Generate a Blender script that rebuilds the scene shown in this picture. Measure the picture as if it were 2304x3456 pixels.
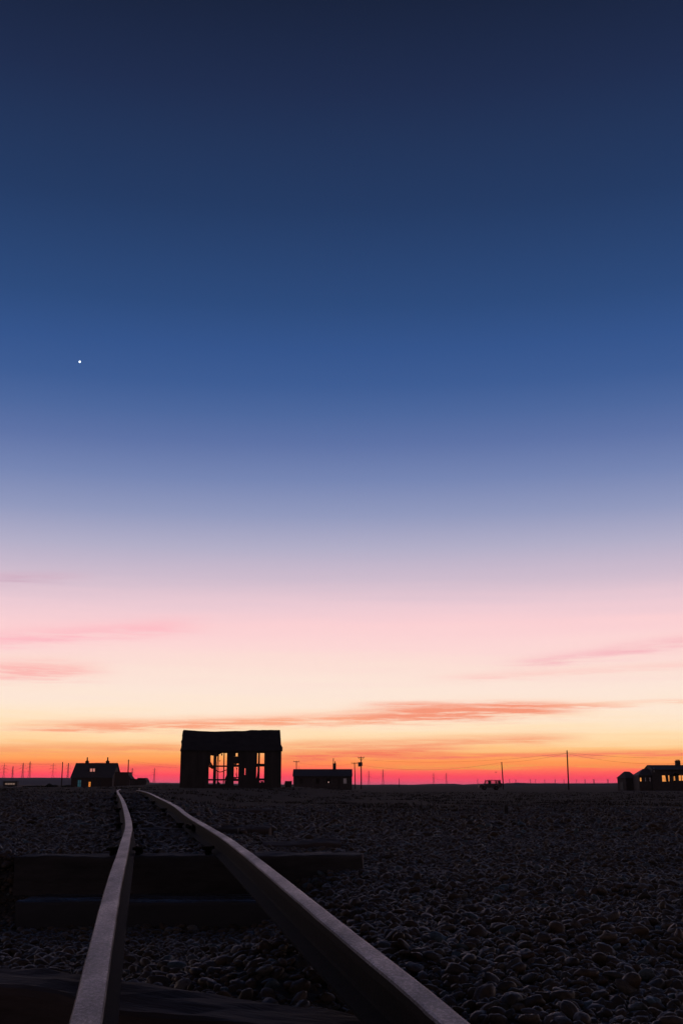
import bpy, math, random
import numpy as np
from mathutils import Vector, Matrix, noise

random.seed(7)
RNG = np.random.default_rng(11)
for o in list(bpy.data.objects):
    bpy.data.objects.remove(o)
S = bpy.context.scene
COL = S.collection

# ------------------------------------------------------------------ camera
EYE = 1.0                      # the plain lies about 1 m below the lens
F = 3800.0                     # focal length in photo pixels (photo is 2304 x 3456)
HY = 2648.0                    # photo row of the horizon
PITCH = math.atan((HY - 1728.0) / F)
cam_d = bpy.data.cameras.new('camera')
cam = bpy.data.objects.new('camera', cam_d)
COL.objects.link(cam)
cam.location = (0, 0, EYE)
cam.rotation_euler = (math.radians(90) + PITCH, 0, 0)
cam_d.sensor_fit = 'VERTICAL'
cam_d.sensor_height = 36.0
cam_d.sensor_width = 24.0
cam_d.lens = F / 3456.0 * 36.0
cam_d.clip_start = 0.05
cam_d.clip_end = 200000
S.camera = cam
S.render.engine = 'CYCLES'
S.view_settings.view_transform = 'Standard'
S.view_settings.look = 'None'
S.view_settings.exposure = 0
S.view_settings.gamma = 1
S.view_settings.use_curve_mapping = False
S.cycles.volume_bounces = 1
S.cycles.max_bounces = 6
S.cycles.sample_clamp_indirect = 2.0


def ray(px, py):
    a = (px - 1152.0) / F
    b = -(py - 1728.0) / F
    c, s = math.cos(PITCH), math.sin(PITCH)
    return Vector((a, c - b * s, s + b * c))


def P(px, py, Y):
    d = ray(px, py)
    k = Y / d.y
    return Vector((d.x * k, Y, EYE + d.z * k))


def azel(px, py):
    d = ray(px, py).normalized()
    return math.degrees(math.atan2(d.x, d.y)), math.degrees(math.asin(d.z))


def lin(c):
    r = []
    for v in c:
        v /= 255.0
        r.append(v / 12.92 if v <= 0.04045 else ((v + 0.055) / 1.055) ** 2.4)
    return (r[0], r[1], r[2], 1.0)


# ------------------------------------------------------------------ sky (world)
W = bpy.data.worlds.new('World')
S.world = W
W.use_nodes = True
nt = W.node_tree
nt.nodes.clear()
N, L = nt.nodes, nt.links


class G:
    """tiny helper to write node graphs"""
    def __init__(self, nt):
        self.nt = nt

    def node(self, t, **kw):
        n = self.nt.nodes.new(t)
        for k, v in kw.items():
            setattr(n, k, v)
        return n

    def put(self, sock, v):
        if isinstance(v, bpy.types.NodeSocket):
            self.nt.links.new(v, sock)
        else:
            sock.default_value = v

    def m(self, op, a, b=0.0, c=0.0, clamp=False):
        n = self.node('ShaderNodeMath', operation=op)
        n.use_clamp = clamp
        self.put(n.inputs[0], a)
        self.put(n.inputs[1], b)
        self.put(n.inputs[2], c)
        return n.outputs[0]

    def smooth(self, v, a, b):
        n = self.node('ShaderNodeMapRange', interpolation_type='SMOOTHSTEP')
        self.put(n.inputs['Value'], v)
        n.inputs['From Min'].default_value = a
        n.inputs['From Max'].default_value = b
        return n.outputs[0]

    def mix(self, f, a, b, blend='MIX'):
        n = self.node('ShaderNodeMix', data_type='RGBA', blend_type=blend)
        self.put(n.inputs[0], f)
        self.put(n.inputs[6], a)
        self.put(n.inputs[7], b)
        return n.outputs[2]

    def ramp(self, f, stops):
        n = self.node('ShaderNodeValToRGB')
        e = n.color_ramp.elements
        while len(e) > 1:
            e.remove(e[-1])
        e[0].position, e[0].color = stops[0]
        for p, c in stops[1:]:
            k = e.new(p)
            k.color = c
        self.put(n.inputs[0], f)
        return n.outputs[0]

    def noise(self, vec, scale=5.0, detail=2.0, rough=0.5):
        n = self.node('ShaderNodeTexNoise')
        if vec is not None:
            self.put(n.inputs['Vector'], vec)
        n.inputs['Scale'].default_value = scale
        n.inputs['Detail'].default_value = detail
        n.inputs['Roughness'].default_value = rough
        return n.outputs['Fac']

    def scale(self, vec, s):
        n = self.node('ShaderNodeVectorMath', operation='MULTIPLY')
        self.put(n.inputs[0], vec)
        n.inputs[1].default_value = s
        return n.outputs[0]


g = G(nt)
tc = g.node('ShaderNodeTexCoord')
dirv = tc.outputs['Generated']
sep = g.node('ShaderNodeSeparateXYZ')
L.new(dirv, sep.inputs[0])
dx, dy, dz = sep.outputs
el = g.m('MULTIPLY', g.m('ARCSINE', dz), 57.29578)
az = g.m('MULTIPLY', g.m('ARCTAN2', dx, dy), 57.29578)
# drifting high-level streaks: noise very wide in azimuth, very thin in elevation
n1 = g.noise(g.scale(dirv, (2.2, 2.2, 34.0)), 1.0, 3.0, 0.55)
n2 = g.noise(g.scale(dirv, (6.0, 6.0, 150.0)), 1.0, 5.0, 0.66)
n3 = g.noise(g.scale(dirv, (20.0, 20.0, 420.0)), 1.0, 6.0, 0.68)
low = g.m('SUBTRACT', 1.0, g.smooth(el, 4.0, 13.0))
warp = g.m('ADD', g.m('MULTIPLY', g.m('SUBTRACT', n1, 0.5), 1.9),
           g.m('MULTIPLY', g.m('SUBTRACT', n2, 0.5), 1.5))
amp = g.m('MULTIPLY', low, g.smooth(el, 0.1, 3.0))
elw = g.m('ADD', el, g.m('MULTIPLY', warp, amp))
# the glow stands a little higher on the left
elw = g.m('ADD', elw, g.m('MULTIPLY', g.m('MULTIPLY', g.smooth(az, -20, 12), g.m('SUBTRACT', 1.0, g.smooth(el, 1.5, 6.0))), 0.12))
ROWS = [(2648, (160, 88, 110)), (2636, (212, 82, 106)), (2622, (255, 60, 92)), (2606, (255, 82, 87)), (2590, (255, 110, 82)),
        (2572, (255, 140, 76)), (2552, (255, 166, 88)), (2530, (255, 190, 118)), (2505, (255, 211, 156)), (2472, (255, 222, 176)),
        (2436, (255, 228, 194)), (2390, (255, 232, 210)), (2330, (255, 232, 217)), (2260, (255, 225, 215)),
        (2190, (255, 217, 215)), (2120, (253, 210, 213)), (2050, (238, 204, 213)), (1960, (210, 190, 207)),
        (1850, (179, 175, 201)), (1740, (146, 154, 191)), (1620, (118, 134, 180)), (1500, (94, 115, 167)),
        (1400, (77, 104, 158)), (1300, (62, 93, 149)), (1180, (53, 85, 141)), (1030, (45, 75, 125)),
        (880, (41, 68, 114)), (700, (36, 59, 100)), (500, (34, 53, 90)), (300, (31, 45, 78)), (0, (25, 36, 62))]
stops = []
for y, c in ROWS:
    e_ = azel(1152, y)[1]
    hot = 1.0 + 0.12 * max(0.0, 1 - e_ / 5.0) + 0.26 * max(0.0, 1 - e_ / 1.6)          # the glow itself is a little brighter than the air in front of it
    stops.append((max(0.0, e_) / 60.0, tuple(v * hot for v in lin(c)[:3]) + (1.0,)))
stops.append((1.0, lin((17, 25, 46))))
front = g.ramp(g.m('DIVIDE', elw, 60.0), stops)


def streak(col, x0, y0, x1, y1, w, rgb, k, soft=2.0, rag=1.0):
    a0, e0 = azel(x0, y0)
    a1, e1 = azel(x1, y1)
    wd = w / 66.0
    sl = (e1 - e0) / (a1 - a0)
    line = g.m('ADD', g.m('MULTIPLY', g.m('SUBTRACT', az, a0), sl), e0)
    d = g.m('DIVIDE', g.m('ADD', g.m('SUBTRACT', el, line), g.m('ADD', g.m('MULTIPLY', warp, 0.24 * rag), g.m('MULTIPLY', g.m('SUBTRACT', n3, 0.5), 0.55 * rag))), wd)
    gs = g.m('EXPONENT', g.m('MULTIPLY', g.m('MULTIPLY', d, d), -1.0))
    msk = g.m('MULTIPLY', g.smooth(az, a0 - soft, a0 + soft), g.m('SUBTRACT', 1.0, g.smooth(az, a1 - soft, a1 + soft)))
    msk = g.m('MULTIPLY', msk, g.m('ADD', 0.25, g.m('MULTIPLY', n2, 0.9)))
    msk = g.m('MULTIPLY', msk, g.m('ADD', 0.55, g.m('MULTIPLY', g.smooth(n3, 0.36, 0.62), 0.95)))
    f = g.m('MULTIPLY', g.m('MULTIPLY', gs, msk), k * 1.5, clamp=True)
    return g.mix(f, col, lin(rgb))


front = streak(front, 100, 2454, 1400, 2412, 19, (255, 172, 136), 0.75, 3.0, 1.4)
front = streak(front, 1290, 2374, 2050, 2380, 7, (252, 166, 138), 0.85)
front = streak(front, 1270, 2402, 1860, 2392, 22, (250, 154, 124), 0.95, 3.0, 1.6)
front = streak(front, 1900, 2376, 2400, 2362, 8, (255, 200, 170), 0.55)
front = streak(front, -100, 2262, 300, 2268, 34, (255, 188, 182), 0.65)
front = streak(front, -100, 2158, 640, 2112, 30, (255, 190, 198), 0.6)
front = streak(front, 1750, 2240, 2400, 2150, 20, (248, 182, 190), 0.5)
front = streak(front, 1500, 2290, 2400, 2235, 12, (255, 204, 196), 0.4)
front = streak(front, -100, 1950, 230, 1946, 16, (208, 172, 192), 0.5)
front = streak(front, 930, 2520, 1900, 2490, 20, (255, 168, 124), 0.6)
front = streak(front, 1300, 2556, 2400, 2540, 10, (255, 134, 102), 0.7)
front = streak(front, 1250, 2590, 2400, 2585, 9, (255, 166, 84), 0.7)
front = streak(front, -100, 2530, 640, 2522, 20, (255, 160, 110), 0.6)
front = streak(front, 900, 2560, 1500, 2530, 18, (255, 128, 96), 0.7)
front = streak(front, -100, 2590, 640, 2588, 11, (255, 92, 96), 0.5)
# the side away from the afterglow: mauve, brightened and warmed as fill for ground and shed
back = g.ramp(g.m('DIVIDE', el, 60.0), [(0.0, (0.095, 0.072, 0.080, 1)), (0.08, (0.180, 0.130, 0.130, 1)), (0.18, (0.185, 0.138, 0.142, 1)),
                                         (0.36, (0.095, 0.080, 0.098, 1)), (0.6, (0.032, 0.034, 0.060, 1)), (1.0, (0.010, 0.012, 0.026, 1))])
toward = g.smooth(g.m('DIVIDE', dy, g.m('MAXIMUM', g.m('SQRT', g.m('ADD', g.m('MULTIPLY', dx, dx), g.m('MULTIPLY', dy, dy))), 0.001)), -0.5, 0.92)
sky = g.mix(toward, back, front)
bg = g.node('ShaderNodeBackground')
L.new(sky, bg.inputs['Color'])
bg.inputs['Strength'].default_value = 1.0
wo = g.node('ShaderNodeOutputWorld')
L.new(bg.outputs[0], wo.inputs['Surface'])

# afterglow of the sun just under the horizon: very weak, very soft, straight ahead
sun_d = bpy.data.lights.new('afterglow_sun', 'SUN')
sun_d.energy = 0.05
sun_d.angle = math.radians(25)
sun_d.color = (1.0, 0.55, 0.45)
sun = bpy.data.objects.new('afterglow_sun', sun_d)
COL.objects.link(sun)
sun.rotation_euler = (math.radians(-85), 0, math.radians(4))

# ------------------------------------------------------------------ mesh helpers


class M:
    def __init__(self):
        self.v, self.f = [], []

    def add(self, vs, fs):
        o = len(self.v)
        self.v += [tuple(p) for p in vs]
        self.f += [tuple(i + o for i in q) for q in fs]
        return self

    def box(self, x0, x1, y0, y1, z0, z1):
        return self.add([(x0, y0, z0), (x1, y0, z0), (x1, y1, z0), (x0, y1, z0), (x0, y0, z1), (x1, y0, z1), (x1, y1, z1), (x0, y1, z1)],
                        [(3, 2, 1, 0), (4, 5, 6, 7), (0, 1, 5, 4), (1, 2, 6, 5), (2, 3, 7, 6), (3, 0, 4, 7)])

    def prism_y(self, poly, y0, y1):
        """polygon in x,z (counter-clockwise seen from -y) pushed from y0 to y1"""
        n = len(poly)
        vs = [(x, y0, z) for x, z in poly] + [(x, y1, z) for x, z in poly]
        fs = [tuple(range(n)), tuple(range(2 * n - 1, n - 1, -1))]
        fs += [(i, i + n, (i + 1) % n + n, (i + 1) % n) for i in range(n)]
        return self.add(vs, fs)

    def prism_x(self, poly, x0, x1):
        n = len(poly)
        vs = [(x0, y, z) for y, z in poly] + [(x1, y, z) for y, z in poly]
        fs = [tuple(range(n - 1, -1, -1)), tuple(range(n, 2 * n))]
        fs += [((i + 1) % n, (i + 1) % n + n, i + n, i) for i in range(n)]
        return self.add(vs, fs)

    def tube(self, pts, r, n=6, r1=None):
        pts = [Vector(p) for p in pts]
        k = len(pts)
        o = len(self.v)
        for i, p in enumerate(pts):
            t = (pts[min(i + 1, k - 1)] - pts[max(i - 1, 0)]).normalized()
            a = t.cross(Vector((0, 0, 1)))
            if a.length < 1e-3:
                a = Vector((1, 0, 0))
            a.normalize()
            b = t.cross(a)
            rr = r if r1 is None else r + (r1 - r) * i / (k - 1)
            for j in range(n):
                an = 2 * math.pi * j / n
                self.v.append(tuple(p + a * (rr * math.cos(an)) + b * (rr * math.sin(an))))
        for i in range(k - 1):
            for j in range(n):
                q = (j + 1) % n
                self.f.append((o + i * n + j, o + i * n + q, o + (i + 1) * n + q, o + (i + 1) * n + j))
        self.f.append(tuple(o + j for j in reversed(range(n))))
        self.f.append(tuple(o + (k - 1) * n + j for j in range(n)))
        return self

    def wall(self, x0, x1, z0, z1, y0, y1, holes):
        """wall slab between y0 and y1 with rectangular openings (hx0,hx1,hz0,hz1)"""
        xs = sorted({x0, x1, *[min(max(v, x0), x1) for h in holes for v in h[:2]]})
        zs = sorted({z0, z1, *[min(max(v, z0), z1) for h in holes for v in h[2:]]})
        nx, nz = len(xs) - 1, len(zs) - 1

        def full(i, j):
            if i < 0 or j < 0 or i >= nx or j >= nz:
                return False
            cx, cz = (xs[i] + xs[i + 1]) / 2, (zs[j] + zs[j + 1]) / 2
            return not any(h[0] < cx < h[1] and h[2] < cz < h[3] for h in holes)
        idx = {}

        def v(i, j, k):
            if (i, j, k) not in idx:
                idx[(i, j, k)] = len(self.v)
                self.v.append((xs[i], (y0, y1)[k], zs[j]))
            return idx[(i, j, k)]
        for i in range(nx):
            for j in range(nz):
                if not full(i, j):
                    continue
                self.f.append((v(i, j, 0), v(i + 1, j, 0), v(i + 1, j + 1, 0), v(i, j + 1, 0)))
                self.f.append((v(i, j + 1, 1), v(i + 1, j + 1, 1), v(i + 1, j, 1), v(i, j, 1)))
                if not full(i - 1, j):
                    self.f.append((v(i, j, 1), v(i, j, 0), v(i, j + 1, 0), v(i, j + 1, 1)))
                if not full(i + 1, j):
                    self.f.append((v(i + 1, j, 0), v(i + 1, j, 1), v(i + 1, j + 1, 1), v(i + 1, j + 1, 0)))
                if not full(i, j - 1):
                    self.f.append((v(i, j, 1), v(i + 1, j, 1), v(i + 1, j, 0), v(i, j, 0)))
                if not full(i, j + 1):
                    self.f.append((v(i, j + 1, 0), v(i + 1, j + 1, 0), v(i + 1, j + 1, 1), v(i, j + 1, 1)))
        return self

    def build(self, name, mat, parent=None, smooth=False):
        me = bpy.data.meshes.new(name)
        me.from_pydata(self.v, [], self.f)
        me.materials.append(mat)
        if smooth:
            me.polygons.foreach_set('use_smooth', [True] * len(me.polygons))
        me.update()
        o = bpy.data.objects.new(name, me)
        COL.objects.link(o)
        if parent:
            o.parent = parent
        return o


def bevel(o, w, seg=1):
    m = o.modifiers.new('bevel', 'BEVEL')
    m.width = w
    m.segments = seg
    m.limit_method = 'ANGLE'
    return o


def tag(o, label=None, cat=None, group=None, kind=None):
    if label: o['label'] = label
    if cat: o['category'] = cat
    if group: o['group'] = group
    if kind: o['kind'] = kind
    return o


def thing(name, label, cat, loc=(0, 0, 0), rz=0.0, group=None):
    o = bpy.data.objects.new(name, None)
    COL.objects.link(o)
    o.location = loc
    o.rotation_euler = (0, 0, rz)
    o.empty_display_size = 0.2
    return tag(o, label, cat, group)


def copy_tree(o, parent=None):
    c = o.copy()
    COL.objects.link(c)
    if parent:
        c.parent = parent
    for ch in list(o.children):
        copy_tree(ch, c)
    return c


# ------------------------------------------------------------------ materials
def mat(name, base, rough=0.8, var=0.35, scale=6.0, bump=0.3, bscale=30.0, metal=0.0, spec=0.5, stretch=(1, 1, 1), base2=None, bdist=0.01):
    m = bpy.data.materials.new(name)
    m.use_nodes = True
    q = G(m.node_tree)
    b = m.node_tree.nodes['Principled BSDF']
    t = q.node('ShaderNodeTexCoord').outputs['Object']
    v = q.scale(t, stretch)
    n = q.noise(v, scale, 4.0, 0.6)
    c0 = tuple(x * (1 - var) for x in base) + (1,)
    c1 = (tuple(x * (1 + var) for x in base) if base2 is None else base2) + (1,)
    q.put(b.inputs['Base Color'], q.ramp(n, [(0.3, c0), (0.7, c1)]))
    n2_ = q.noise(v, bscale, 4.0, 0.6)
    bp = q.node('ShaderNodeBump')
    bp.inputs['Strength'].default_value = bump
    bp.inputs['Distance'].default_value = bdist
    m.node_tree.links.new(n2_, bp.inputs['Height'])
    m.node_tree.links.new(bp.outputs[0], b.inputs['Normal'])
    q.put(b.inputs['Roughness'], q.m('ADD', rough - 0.1, q.m('MULTIPLY', n, 0.2), clamp=True))
    b.inputs['Metallic'].default_value = metal
    b.inputs['Specular IOR Level'].default_value = spec
    return m


def glow_mat(name, col, k):
    m = bpy.data.materials.new(name)
    m.use_nodes = True
    q = G(m.node_tree)
    b = m.node_tree.nodes['Principled BSDF']
    b.inputs['Base Color'].default_value = (0.05, 0.05, 0.05, 1)
    n = q.noise(q.node('ShaderNodeTexCoord').outputs['Object'], 1.6, 2.0)
    q.put(b.inputs['Emission Color'], q.ramp(n, [(0.3, tuple(x * 0.55 for x in col) + (1,)), (0.65, tuple(col) + (1,))]))
    b.inputs['Emission Strength'].default_value = k
    return m


MT = {}
MT['tar'] = mat('tarred_timber', (0.048, 0.038, 0.038), 0.75, 0.4, 3.0, 0.5, 20.0, stretch=(1, 1, 0.2))
MT['felt'] = mat('roofing_felt', (0.042, 0.033, 0.033), 0.9, 0.35, 2.0, 0.4, 14.0)
MT['frame'] = mat('weathered_frame_wood', (0.06, 0.048, 0.045), 0.8, 0.3, 8.0)
MT['pale'] = mat('pale_painted_wood', (0.45, 0.42, 0.4), 0.6, 0.2, 5.0)
MT['brick'] = mat('dark_brickwork', (0.09, 0.062, 0.055), 0.85, 0.3, 4.0)
MT['slate'] = mat('slate_roof', (0.085, 0.075, 0.08), 0.7, 0.25, 3.0)
MT['board'] = mat('stained_weatherboard', (0.075, 0.06, 0.06), 0.8, 0.3, 3.0)
MT['pole'] = mat('creosoted_pole', (0.035, 0.025, 0.02), 0.85, 0.3, 6.0, stretch=(1, 1, 0.1))
MT['steel'] = mat('galvanised_steel', (0.10, 0.10, 0.105), 0.6, 0.2, 3.0, metal=0.3)
MT['wire'] = mat('black_cable', (0.02, 0.02, 0.02), 0.7, 0.1)
MT['paint'] = mat('dark_vehicle_paint', (0.06, 0.055, 0.055), 0.5, 0.15, 2.0, 0.05)
MT['tyre'] = mat('tyre_rubber', (0.015, 0.015, 0.015), 0.9, 0.2, 9.0)
MT['sleeper'] = mat('weathered_sleeper_timber', (0.062, 0.053, 0.052), 0.8, 0.5, 5.0, 0.9, 26.0, spec=0.2, stretch=(0.25, 1, 1), bdist=0.012)
MT['edgewood'] = mat('worn_brown_timber', (0.075, 0.054, 0.047), 0.85, 0.45, 6.0, 0.8, 30.0, spec=0.25, stretch=(0.2, 1, 1), bdist=0.01)
MT['wet'] = mat('wet_timber', (0.05, 0.046, 0.05), 0.3, 0.3, 3.0, 0.25, 22.0, spec=0.6, stretch=(0.15, 1, 1), bdist=0.006)
def patchy(m):
    q = G(m.node_tree)
    b = m.node_tree.nodes['Principled BSDF']
    sz = q.node('ShaderNodeSeparateXYZ')
    m.node_tree.links.new(q.node('ShaderNodeNewGeometry').outputs['True Normal'], sz.inputs[0])
    up = q.smooth(sz.outputs[2], 0.5, 0.9)          # rain stands only on the top face
    n = q.noise(q.scale(q.node('ShaderNodeTexCoord').outputs['Object'], (2.2, 7.0, 1.0)), 1.0, 3.0, 0.6)
    q.put(b.inputs['Roughness'], q.m('SUBTRACT', 0.9, q.m('MULTIPLY', q.m('MULTIPLY', q.smooth(n, 0.38, 0.5), up), 0.68)))


patchy(MT['wet'])
MT['leaf'] = mat('dark_scrub_leaves', (0.03, 0.028, 0.02), 0.8, 0.4, 3.0)
MT['grass'] = mat('dry_grass', (0.035, 0.026, 0.018), 0.85, 0.4, 3.0)
MT['wood_far'] = mat('distant_woodland', (0.02, 0.018, 0.018), 0.95, 0.3, 0.02)
MT['hill'] = mat('distant_hillside', (0.05, 0.045, 0.052), 0.95, 0.3, 0.004)
MT['lit_orange'] = glow_mat('window_lit_orange', (1.0, 0.30, 0.05), 0.9)
MT['skyglow_amber'] = glow_mat('window_skyglow_amber', (1.0, 0.36, 0.085), 1.05)  # sunset sky behind the house, put into the panes as emission
MT['skyglow_rose'] = glow_mat('window_skyglow_rose', (0.85, 0.30, 0.24), 0.75)  # pink sky seen through the dormer, painted into its panes as glow
MT['reflect_teal'] = glow_mat('window_teal_reflection', (0.02, 0.075, 0.10), 0.7)  # unlit glass; its bluish sky reflection is painted in as emission
MT['lit_dim'] = glow_mat('window_dim_grey', (0.14, 0.10, 0.12), 0.5)
MT['lit_caravan'] = glow_mat('window_dim_cream', (0.34, 0.22, 0.17), 0.6)
MT['star'] = glow_mat('star_light', (0.8, 0.9, 1.0), 2.5)


def glass_mat():
    m = bpy.data.materials.new('window_glass')
    m.use_nodes = True
    n = m.node_tree.nodes
    out = n['Material Output']
    tr = n.new('ShaderNodeBsdfTransparent')
    tr.inputs[0].default_value = (0.9, 0.9, 0.9, 1)
    gl = n.new('ShaderNodeBsdfGlossy')
    gl.inputs['Roughness'].default_value = 0.05
    mx = n.new('ShaderNodeMixShader')
    fr = n.new('ShaderNodeFresnel')
    fr.inputs[0].default_value = 1.3
    m.node_tree.links.new(fr.outputs[0], mx.inputs[0])
    m.node_tree.links.new(tr.outputs[0], mx.inputs[1])
    m.node_tree.links.new(gl.outputs[0], mx.inputs[2])
    m.node_tree.links.new(mx.outputs[0], out.inputs['Surface'])
    return m


MT['glass'] = glass_mat()


def rail_mat():
    m = bpy.data.materials.new('worn_rail_steel')
    m.use_nodes = True
    q = G(m.node_tree)
    b = m.node_tree.nodes['Principled BSDF']
    ln = m.node_tree.links
    t = q.node('ShaderNodeTexCoord').outputs['Object']
    fine = q.noise(q.scale(t, (1.0, 0.45, 1.0)), 150.0, 6.0, 0.75)
    patch = q.noise(q.scale(t, (6, 1.6, 6)), 1.6, 4.0, 0.6)
    f = q.m('ADD', q.m('MULTIPLY', fine, 0.75), q.m('MULTIPLY', patch, 0.25))
    worn = q.ramp(f, [(0.40, (0.05, 0.058, 0.066, 1)), (0.52, (0.155, 0.142, 0.165, 1)), (0.60, (0.31, 0.285, 0.32, 1))])
    geo = q.node('ShaderNodeNewGeometry')
    sz = q.node('ShaderNodeSeparateXYZ')
    ln.new(geo.outputs['True Normal'], sz.inputs[0])
    at = q.node('ShaderNodeAttribute', attribute_name='head')
    top = q.m('MULTIPLY', q.smooth(sz.outputs[2], 0.3, 0.8), at.outputs['Fac'])      # wheels polish only the running surface
    rust = q.ramp(q.noise(t, 40.0, 4.0, 0.6), [(0.3, (0.006, 0.0045, 0.004, 1)), (0.7, (0.013, 0.008, 0.006, 1))])
    q.put(b.inputs['Base Color'], q.mix(top, rust, worn))
    q.put(b.inputs['Metallic'], q.m('MULTIPLY', top, 0.75))
    q.put(b.inputs['Specular IOR Level'], q.m('ADD', 0.12, q.m('MULTIPLY', top, 0.38)))
    q.put(b.inputs['Roughness'], q.m('SUBTRACT', 0.85, q.m('MULTIPLY', top, q.m('ADD', 0.22, q.m('MULTIPLY', patch, 0.3)))))
    bp = q.node('ShaderNodeBump')
    bp.inputs['Strength'].default_value = 0.7
    bp.inputs['Distance'].default_value = 0.003
    ln.new(fine, bp.inputs['Height'])
    ln.new(bp.outputs[0], b.inputs['Normal'])
    return m


MT['rail'] = rail_mat()


def pebble_mat():
    m = bpy.data.materials.new('flint_pebble')
    m.use_nodes = True
    q = G(m.node_tree)
    b = m.node_tree.nodes['Principled BSDF']
    ln = m.node_tree.links
    rnd = q.node('ShaderNodeObjectInfo').outputs['Random']
    base = q.ramp(rnd, [(0.0, (0.055, 0.037, 0.024, 1)), (0.35, (0.080, 0.052, 0.032, 1)), (0.6, (0.110, 0.068, 0.040, 1)),
                        (0.78, (0.070, 0.058, 0.046, 1)), (0.93, (0.16, 0.115, 0.08, 1)), (0.985, (0.09, 0.12, 0.13, 1))])
    t = q.node('ShaderNodeTexCoord').outputs['Object']
    n = q.noise(t, 2.4, 4.0, 0.65)
    q.put(b.inputs['Base Color'], q.mix(q.m('MULTIPLY', q.smooth(n, 0.42, 0.7), 0.6), base, (0.028, 0.024, 0.024, 1)))
    q.put(b.inputs['Roughness'], q.m('ADD', 0.28, q.m('MULTIPLY', n, 0.5)))
    b.inputs['Specular IOR Level'].default_value = 0.26
    bp = q.node('ShaderNodeBump')
    bp.inputs['Strength'].default_value = 0.12
    bp.inputs['Distance'].default_value = 0.05
    ln.new(q.noise(t, 5.0, 4.0, 0.6), bp.inputs['Height'])
    ln.new(bp.outputs[0], b.inputs['Normal'])
    return m


MT['pebble'] = pebble_mat()


def ground_mat():
    m = bpy.data.materials.new('shingle_and_heath')
    m.use_nodes = True
    q = G(m.node_tree)
    b = m.node_tree.nodes['Principled BSDF']
    ln = m.node_tree.links
    t = q.node('ShaderNodeTexCoord').outputs['Object']
    s = q.node('ShaderNodeSeparateXYZ')
    ln.new(t, s.inputs[0])
    big = q.noise(t, 0.12, 4.0, 0.6)
    vo = q.node('ShaderNodeTexVoronoi')
    vo.inputs['Scale'].default_value = 22.0
    ln.new(t, vo.inputs['Vector'])
    stone = q.ramp(vo.outputs['Color'], [(0.0, (0.025, 0.022, 0.022, 1)), (0.5, (0.05, 0.043, 0.04, 1)), (1.0, (0.09, 0.078, 0.072, 1))])
    heath = q.ramp(q.noise(t, 0.7, 5.0, 0.65), [(0.3, (0.016, 0.010, 0.009, 1)), (0.7, (0.034, 0.021, 0.017, 1))])
    # beyond about 24 m the shingle gives way to heath, with a ragged edge
    edge = q.smooth(q.m('ADD', s.outputs[1], q.m('MULTIPLY', q.m('SUBTRACT', big, 0.5), 22.0)), 20.0, 28.0)
    q.put(b.inputs['Base Color'], q.mix(edge, stone, heath))
    b.inputs['Roughness'].default_value = 0.9
    b.inputs['Specular IOR Level'].default_value = 0.15
    h = q.m('ADD', q.m('MULTIPLY', vo.outputs['Distance'], -1.0), q.m('MULTIPLY', q.noise(t, 9.0, 5.0, 0.7), 0.6))
    bp = q.node('ShaderNodeBump')
    bp.inputs['Strength'].default_value = 0.9
    bp.inputs['Distance'].default_value = 0.03
    ln.new(h, bp.inputs['Height'])
    ln.new(bp.outputs[0], b.inputs['Normal'])
    return m


MT['ground'] = ground_mat()

# ------------------------------------------------------------------ track geometry data (metres; z relative to the eye)
ZR = [(0.0, -0.40), (2.0, -0.389), (3.1, -0.354), (4.6, -0.322), (7.4, -0.305), (12.0, -0.272), (14.0, -0.235), (19.0, -0.206), (31.0, -0.160), (42.0, -0.158), (60.0, -0.16)]


def zr(d):
    return float(np.interp(d, [a for a, _ in ZR], [b for _, b in ZR]))


def on_rail(px, py):
    r = ray(px, py)
    lo, hi = 0.5, 60.0
    fn = lambda d: r.z / r.y * d - zr(d)
    for _ in range(60):
        mid = (lo + hi) / 2
        if fn(mid) > 0:
            lo = mid
        else:
            hi = mid
    return Vector((r.x / r.y * lo, lo, EYE + zr(lo)))


LEFT_PX = [(287, 3456), (311, 3338), (333, 3228), (356, 3117), (371, 3044), (388, 2972), (398, 2934), (413, 2882), (424, 2838), (431, 2812), (435, 2791), (434, 2772),
           (428, 2743), (419, 2713), (409, 2691), (400, 2676), (398, 2668), (407, 2663.6)]
RIGHT_PX = [(1541, 3456), (1507, 3428), (1379, 3318), (1247, 3213), (1104, 3097), (985, 3000), (865, 2903), (808, 2860), (757, 2824),
            (695, 2787), (656, 2765), (624, 2744), (588, 2717), (533, 2690), (500, 2675), (477, 2669), (462, 2666.5)]


def curve(pts, n):
    out = []
    P_ = [pts[0] * 2 - pts[1]] + pts + [pts[-1] * 2 - pts[-2]]
    for i in range(1, len(P_) - 2):
        p0, p1, p2, p3 = P_[i - 1:i + 3]
        for k in range(n):
            t = k / n
            out.append(0.5 * ((2 * p1) + (p2 - p0) * t + (2 * p0 - 5 * p1 + 4 * p2 - p3) * t * t + (3 * p1 - p0 - 3 * p2 + p3) * t ** 3))
    out.append(pts[-1])
    return out


def rail_line(px):
    pts = [on_rail(*p) for p in px]
    # the rails run on under and behind the camera
    d = (pts[0] - pts[1]).normalized()
    pts = [pts[0] + d * 3.2, pts[0] + d * 1.5] + pts
    return curve(pts, 6)


RL, RR = rail_line(LEFT_PX), rail_line(RIGHT_PX)
RLy = np.array([p.y for p in RL]); RLx = np.array([p.x for p in RL])
RRy = np.array([p.y for p in RR]); RRx = np.array([p.x for p in RR])
iL, iR = np.argsort(RLy), np.argsort(RRy)
xl = lambda y: np.interp(y, RLy[iL], RLx[iL])
xr = lambda y: np.interp(y, RRy[iR], RRx[iR])

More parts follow.
